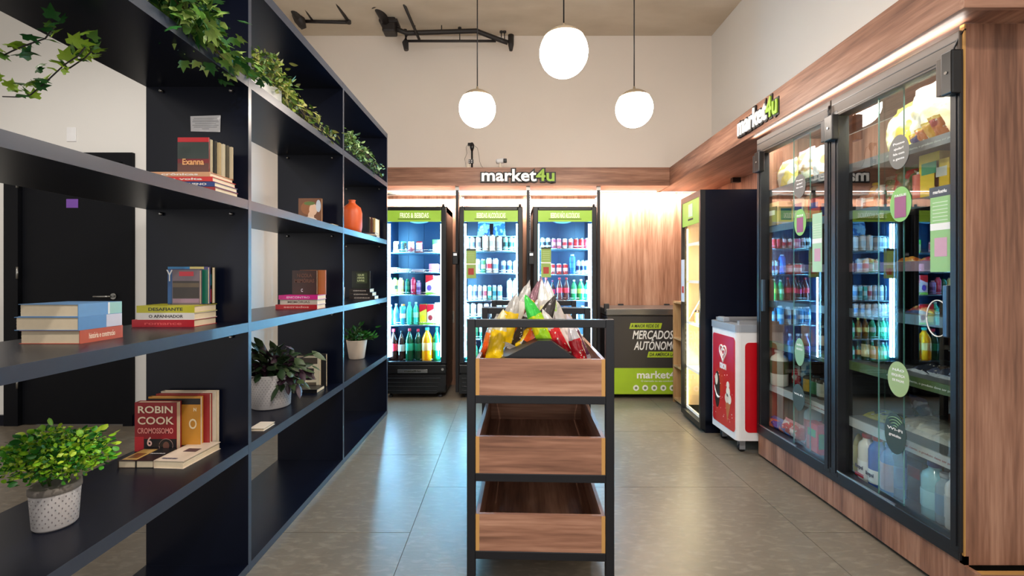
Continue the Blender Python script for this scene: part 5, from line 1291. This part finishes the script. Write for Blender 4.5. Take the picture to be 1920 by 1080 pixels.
def pot(o, r0, r1, h, mat, rim=None, soil=True, n=32):
    m = MB(); m.lathe([(r0 * .9, 0), (r0, .006), (r1, h - .004), (r1, h), (r1 - .006, h), (r1 - .008, h - .02), (.001, h - .022)], n); p = m.build('pot', mat, o)
    if rim: m = MB(); m.lathe([(r1 + .0006, h - rim[0]), (r1 + .0015, h - rim[0] + .001), (r1 + .0015, h), (r1 - .004, h + .001)], n); m.build('pot_rim', rim[1], p)
    if soil: m = MB(); m.lathe([(r1 - .009, h - .021), (r1 - .009, h - .014), (.001, h - .010)], 20); m.build('soil', P('soil', (44, 32, 24), .9, bump=.5), o)
    return p

def dots(p, r, z0, z1, nz, na, mat, size=.0024, r1=None):
    m = MB()
    for j in range(nz):
        z = z0 + (z1 - z0) * j / (nz - 1)
        rr = r + ((r1 or r) - r) * j / (nz - 1)
        for i in range(na):
            a = 2 * math.pi * (i + .5 * (j % 2)) / na
            c, s = math.cos(a), math.sin(a)
            u = Vector((-s, c, 0)) * size; w = Vector((0, 0, size * 1.4)); ctr = Vector((c, s, 0)) * (rr + .0008) + Vector((0, 0, z))
            m.add([ctr - u, ctr - w, ctr + u, ctr + w], [(0, 1, 2, 3)])
    q = m.build('dot_pattern', mat, p); q['kind'] = 'stuff'

rnd = random.Random(7)
# bushy green plant in the dotted pot, first bay
X, Y = at(104, 0, 1.325).x, 1.325
o = thing('potted_bush', 'bushy bright green artificial plant in a white dotted grey-rimmed pot', 'potted plant', (X, Y, z2))
pp = pot(o, .050, .057, .122, P('pot_white', (214, 208, 206), .7, var=.05), (.018, P('pot_grey', (128, 120, 112), .8)))
dots(pp, .0512, .018, .094, 8, 24, P('dot_ink', (110, 100, 104), .7), .0017, .0562)
m = MB()
for k in range(16):
    a = rnd.uniform(0, 6.28); rr = rnd.uniform(.05, .12)
    m.tube([(.02 * math.cos(a), .02 * math.sin(a), .105), (.04 * math.cos(a), .04 * math.sin(a), .16), (rr * math.cos(a), rr * math.sin(a), rnd.uniform(.18, .25))], .0018, 5)
m.build('stem', P('stem_green', (60, 84, 30), .6), o)
lm = [leaf_mesh('round', leafmat('leaf_lime', (140, 196, 40))), leaf_mesh('round', leafmat('leaf_green', (74, 156, 36))), leaf_mesh('round', leafmat('leaf_deep', (34, 104, 30))), leaf_mesh('round', leafmat('leaf_yellow', (184, 214, 60)))]
pts = []
while len(pts) < 290:
    a, b_ = rnd.uniform(0, 6.28), rnd.uniform(-.75, 1)
    k = rnd.uniform(.45, 1) ** .5 * (1 + .14 * math.sin(3 * a))
    pts.append((.128 * k * math.cos(a) * math.sqrt(max(0, 1 - b_ * b_ * .8)), .105 * k * math.sin(a) * math.sqrt(max(0, 1 - b_ * b_ * .8)), .208 + .062 * b_ * k + rnd.uniform(-.01, .01)))
leaves(o, pts, lm, .023, rnd, centre=(0, 0, .16), droop=.1)
def inner_foliage(o, n, cx, sd, size, mats, rnd, name='inner_foliage'):
    m = MB()
    for _ in range(n):
        g_ = Vector((rnd.gauss(0, 1), rnd.gauss(0, 1), rnd.gauss(0, 1)))
        if g_.length > 2.3: g_ *= 2.3 / g_.length * rnd.uniform(.6, 1)
        c = Vector(cx) + Vector((g_.x * sd[0], g_.y * sd[1], g_.z * sd[2]))
        q = Euler((rnd.uniform(-1.3, 1.3), rnd.uniform(-1.3, 1.3), rnd.uniform(0, 6.3))).to_matrix()
        s_ = size * rnd.uniform(.6, 1.1)
        m.add([c + q @ Vector(v) * s_ for v in ((0, 0, 0), (.34, .4, .05), (.2, .85, 0), (0, 1, -.08), (-.2, .85, 0), (-.34, .4, .05))], [(0, 1, 2, 3, 4, 5)], rnd.randrange(len(mats)))
    q = m.build(name, mats, o); q['kind'] = 'stuff'
inner_foliage(o, 2600, (0, 0, .205), (.062, .048, .032), .0155, [MATS['leaf_lime'], MATS['leaf_green'], MATS['leaf_deep'], MATS['leaf_yellow']], rnd)

# dark-leaved plant in the honeycomb pot, second bay
X, Y = at(508, 0, 2.53).x, 2.53
o = thing('potted_plant', 'dark striped leafy plant in a white honeycomb-patterned pot', 'potted plant', (X, Y, z2))
pp = pot(o, .100, .108, .185, P('pot_white', (214, 208, 206), .7, var=.05), None)
dots(pp, .1015, .03, .165, 12, 40, P('dot_grey', (140, 134, 136), .7), .0024, .1077)
tm = [leaf_mesh('long', leafmat('leaf_dark_a', (40, 62, 36))), leaf_mesh('long', leafmat('leaf_dark_b', (66, 84, 52))), leaf_mesh('long', leafmat('leaf_plum', (54, 32, 46)))]
pts = [(rnd.gauss(0.02, .075), rnd.gauss(0, .06), .20 + abs(rnd.gauss(0, .055))) for _ in range(120)] + [(rnd.uniform(.06, .19), rnd.uniform(-.08, .05), rnd.uniform(.13, .24)) for _ in range(45)]
leaves(o, pts, tm, .085, rnd, centre=(0, 0, .17), droop=.5)
inner_foliage(o, 160, (.01, 0, .215), (.06, .05, .03), .06, [MATS['leaf_dark_a'], MATS['leaf_plum']], rnd)
m = MB()
for k in range(12):
    a = rnd.uniform(0, 6.28); m.tube([(0, 0, .16), (.05 * math.cos(a), .05 * math.sin(a), .22), (.11 * math.cos(a), .09 * math.sin(a), .24)], .003, 5)
m.build('stem', P('stem_plum', (60, 44, 50), .6), o)

# small plant, third bay
o = thing('potted_plant', 'small green plant in a squat cream pot, third bay', 'potted plant', (at(669, 0, 3.97).x, 3.97, z2))
pot(o, .066, .088, .165, P('pot_cream', (214, 196, 178), .6))
pts = [(rnd.gauss(0, .06), rnd.gauss(0, .05), .175 + abs(rnd.gauss(0, .045))) for _ in range(90)] + [(rnd.uniform(.05, .16), rnd.uniform(-.05, .05), rnd.uniform(.17, .21)) for _ in range(30)]
leaves(o, pts, [leaf_mesh('long', leafmat('leaf_mid', (58, 92, 36))), leaf_mesh('long', leafmat('leaf_deep', (34, 104, 30)))], .050, rnd, centre=(0, 0, .14), droop=.1)
inner_foliage(o, 120, (0, 0, .19), (.045, .04, .022), .035, [MATS['leaf_mid'], MATS['leaf_deep']], rnd)
cup = thing('white_cup', 'small white ribbed cup beside the dark book pile', 'cup', (at(655, 0, 3.90).x - .012, 3.72, z3))
MB().lathe([(.028, 0), (.032, .005), (.036, .105), (.033, .105), (.030, .02), (.001, .018)], 24).build('cup_body', white_paint, cup)

def garland(name, label, base, boxdim, px_path, Ys, n, mats, size, kind, potm, thick=.05, seed=1, cat='potted plant', n_in=0):
    """trailing plant: stems along points on the shelf with leaves all along"""
    rn = random.Random(seed)
    o = thing(name, label, cat, base)
    b = Vector(base)
    if boxdim:
        bx = MB(); bx.bbox(*boxdim, .006); bx.build('planter', potm, o)
    path = [at(p[0], p[1], y) - b for p, y in zip(px_path, Ys)]
    def along(t):
        k = t * (len(path) - 1); i = min(int(k), len(path) - 2); f = k - i
        return path[i].lerp(path[i + 1], f)
    st = MB()
    for k in range(5):
        off = [Vector((rn.uniform(-thick, thick) * .5, rn.uniform(-thick, thick) * .5, rn.uniform(-thick, thick) * .5)) for _ in path]
        st.tube([p + q for p, q in zip(path, off)], .0018, 5)
    st.build('stem', P('stem_brown', (96, 78, 44), .7), o)
    pts = []
    for k in range(n):
        t = rn.random() ** .9
        pts.append(along(t) + Vector((rn.gauss(0, thick * .55), rn.gauss(0, thick * .55), rn.gauss(0, thick * .5) * (1.1 - .5 * t))))
    leaves(o, pts, [leaf_mesh(kind, m_) for m_ in mats], size, rn, centre=tuple(along(.4)), droop=.15)
    for t in (.05, .2, .35, .5):
        inner_foliage(o, 70, tuple(along(t)), (thick * .5, thick * .6, thick * .45), size * .8, mats, rn)
    return o
ivm = [leafmat('ivy_a', (96, 140, 56)), leafmat('ivy_b', (40, 96, 40)), leafmat('ivy_c', (150, 176, 90))]
garland('trailing_ivy', 'green ivy trailing along the top board of the nearest bay', (-1.34, 1.15, z5), (-.10, .06, -.14, .14, 0, .13), [(290, -40), (330, 0), (370, 40), (400, 92), (448, 128)], [1.45, 1.52, 1.62, 1.72, 1.88], 230, ivm, .052, 'ivy', white_paint, .085, 11)
gm = [leafmat('garland_a', (142, 160, 62)), leafmat('garland_b', (84, 118, 50)), leafmat('garland_c', (190, 188, 110))]
garland('trailing_plant', 'olive green trailing plant in a white planter, top board of second bay', (-1.26, 2.18, z5), (-.03, .09, -.12, .16, 0, .10), [(480, 112), (505, 130), (528, 168), (560, 200), (590, 228), (618, 258)], [2.05, 2.15, 2.32, 2.5, 2.68, 2.88], 230, gm, .042, 'long', white_paint, .065, 12)
garland('trailing_plant', 'pale green trailing plant in a white planter, top board of third bay', (-1.27, 3.22, z5), (-.05, .05, -.10, .10, 0, .09), [(650, 256), (662, 272), (680, 290), (700, 312), (708, 325)], [3.15, 3.28, 3.45, 3.7, 3.82], 150, [leafmat('garland_d', (140, 170, 112)), leafmat('garland_b', (84, 118, 50))], .042, 'long', white_paint, .055, 13)
# ivy sprigs hanging behind the bookcase
rn = random.Random(5)
o = thing('hanging_ivy', 'ivy sprigs hanging in front of the white wall at top left', 'ivy', (-1.62, 1.30, 2.09))
b = Vector((-1.62, 1.30, 2.09))
bright = [leafmat('ivy_bright', (160, 196, 60)), leafmat('ivy_a', (96, 140, 56)), leafmat('ivy_b', (40, 96, 40))]
sprigs = [([(0, 107), (22, 96), (45, 86), (85, 72), (100, 52)], 1.32), ([(5, 181), (35, 182), (57, 178), (90, 150), (120, 122), (147, 104), (160, 88)], 1.42), ([(130, 128), (145, 118), (160, 108), (172, 96)], 1.45)]
for pth, Yb_ in sprigs:
    P_ = [at(x, y, Yb_) - b for x, y in pth]
    MB().tube(P_, .0020, 6).build('stem', P('stem_dark', (50, 44, 44), .7), o)
    for i in range(len(P_) - 1):
        for k in range(5):
            p = P_[i].lerp(P_[i + 1], rn.random()) + Vector((rn.uniform(-.015, .015), rn.uniform(-.03, .03), rn.uniform(-.01, .045)))
            leaves(o, [p], [leaf_mesh('ivy', bright[0 if rn.random() < .45 else rn.choice((1, 2))])], .046, rn, centre=tuple(p - Vector((rn.uniform(-.5, .5), .6, .9))), droop=.2)

# ------------------------------------------------------------ pipes under the ceiling
pb = P('black_pipe_paint', (38, 33, 32), .5, var=.15)
def hanger(o, px, py0, py1, Y):
    a, c = at(px, py0, Y), at(px, py1, Y)
    hh = MB(); hh.tube([a, c], .006, 6); hh.lathe([(.02, -.008), (.02, .008)], 10, c=tuple(a)); hh.build('hanger', pb, o)
o = thing('ceiling_pipes', 'black pipework with a box fitting below the concrete ceiling, middle', 'pipes', (0, 0, 0))
Yp = 5.0
MB().tube([at(690, -30, 4.7), at(700, 0, 4.75), at(724, 42, 4.95)], .045, 14).build('pipe', pb, o)
MB().tube([at(697, -6, 4.74), at(706, 12, 4.80)], .062, 14).build('coupling', pb, o)
c0, c1_ = at(719, 24, Yp), at(743, 64, Yp)
box('box_fitting', c0.x, c1_.x, Yp - .07, Yp + .07, c1_.z, c0.z, pb, o, bevel=.015)
box('clamp', c0.x - .03, c1_.x + .03, Yp - .08, Yp + .08, at(0, 48, Yp).z, at(0, 42, Yp).z, pb, o, bevel=.006)
MB().tube([at(742, 54, 5.0), at(762, 62, 5.05), at(830, 60, 5.1), at(893, 58, 5.1), at(935, 74, 5.1), at(952, 80, 5.1)], .026, 12).build('pipe', pb, o)
MB().tube([at(762, 77, 5.12), at(930, 77, 5.12)], .014, 10).build('pipe', pb, o)
MB().tube([at(762, 60, 5.1), at(760, 80, 5.1), at(762, 94, 5.1)], [.04, .036, .026], 12).build('elbow', pb, o)
MB().tube([at(958, 66, 5.1), at(958, 84, 5.1), at(958, 95, 5.1)], [.034, .032, .018], 12).build('elbow', pb, o)
MB().tube([at(752, -5, 4.65), at(786, 74, 5.1)], .016, 8).build('pipe', pb, o)
for px, a_, c_ in ((828, 45, 58), (862, 53, 77), (946, 60, 74), (940, 60, 70), (778, 28, 60), (760, 57, 64)):
    hanger(o, px, a_, c_, 5.1)
o = thing('ceiling_pipes', 'thin black pipes below the concrete ceiling beside the bookcase top', 'pipes', (0, 0, 0))
MB().tube([at(530, -20, 4.7), at(552, 20, 4.85), at(566, 48, 5.0)], .040, 12).build('pipe', pb, o)
MB().tube([at(552, 18, 4.9), at(562, 38, 4.95), at(570, 54, 5.0)], [.05, .06, .03], 10).build('valve', pb, o)
MB().tube([at(566, 40, 5.0), at(655, 42, 5.0)], .018, 10).build('pipe', pb, o)
MB().tube([at(556, -8, 4.6), at(586, 38, 5.0)], .014, 8).build('pipe', pb, o)
MB().tube([at(622, -8, 4.6), at(653, 40, 5.0)], .018, 8).build('pipe', pb, o)
MB().tube([at(653, 32, 5.0), at(654, 44, 5.0)], .026, 10).build('elbow', pb, o)
for px, a_, c_ in ((578, 14, 38), (636, 32, 41), (650, 22, 34), (562, 0, 20)):
    hanger(o, px, a_, c_, 5.0)

# ------------------------------------------------------------ cameras and antenna on the header
p = at(885, 312, 4.99)
o = thing('camera_pole', 'black device on a pole with loose cables above the header', 'camera pole', (p.x, 4.99, 2.449))
MB().tube([(0, 0, 0), (0, 0, .20)], .011, 10).build('pole', black_plastic, o)
MB().lathe([(.012, .20), (.024, .235), (.024, .27), (.012, .29)], 12).build('mount', black_plastic, o)
box('device', -.045, .015, -.02, .02, .255, .285, black_plastic, o, bevel=.004)
box('socket_block', -.036, .018, -.03, -.01, .055, .10, dark_plastic, o, bevel=.004)
for a in (-.027, -.002):
    for z in (.066, .086):
        box('socket', a - .006, a + .006, -.033, -.030, z - .006, z + .006, P('pale_grey', (190, 190, 190), .5), o)
MB().tube([(-.045, 0, .27), (-.065, 0, .24), (-.055, -.005, .17), (-.08, -.005, .11), (-.07, 0, .05), (-.06, 0, 0), (-.085, 0, .005)], .0022, 6).build('cable', P('cable_grey', (110, 96, 86), .6), o)
MB().tube([(.015, 0, .265), (.06, 0, .23), (.075, 0, .16), (.085, -.005, .08), (.10, 0, .04), (.13, 0, .0)], .0022, 6).build('cable', P('cable_grey', (110, 96, 86), .6), o)
o = thing('security_camera', 'small white bullet security camera on the wooden header', 'camera', (at(938, 0, 4.99).x, 4.99, 2.449))
MB().lathe([(.034, 0), (.026, .012), (.010, .05), (.009, .065)], 16).build('base', P('cream_plastic', (226, 214, 196), .5), o)
MB().lathe([(.026, -.05), (.028, -.03), (.028, .035), (.022, .045)], 16).build('body', white_plastic, o, (.008, 0, .088), (R(90), 0, R(62)))
box('lens_plate', .034, .072, -.05, -.012, .062, .104, black_plastic, o, bevel=.006)
tag(MB().lathe([(.034, 0), (.022, .02), (.010, .05), (.004, .055)], 16).build('sensor_cone', P('cream_plastic', (226, 214, 196), .5), None, (p.x - .042, 4.97, 2.449)), 'small cream cone base beside the black camera pole', 'base')

# ------------------------------------------------------------ lettering becomes plain mesh
bpy.context.view_layer.update()
dg = bpy.context.evaluated_depsgraph_get()
fonts = [x for x in scene.objects if x.type == 'FONT']
conv = [(x, bpy.data.meshes.new_from_object(x.evaluated_get(dg))) for x in fonts]
for x, me in conv:
    nm = x.name
    for ch in list(x.children):               # accents join their word
        bm = bmesh.new(); bm.from_mesh(me); bm.from_mesh(ch.data); bm.to_mesh(me); bm.free()
        bpy.data.objects.remove(ch)
    y = bpy.data.objects.new('lettering', me)
    COL.objects.link(y)
    y.parent = x.parent
    y.matrix_basis = x.matrix_basis.copy()
    y.matrix_parent_inverse = x.matrix_parent_inverse.copy()
    bpy.data.objects.remove(x)
    y.name = nm
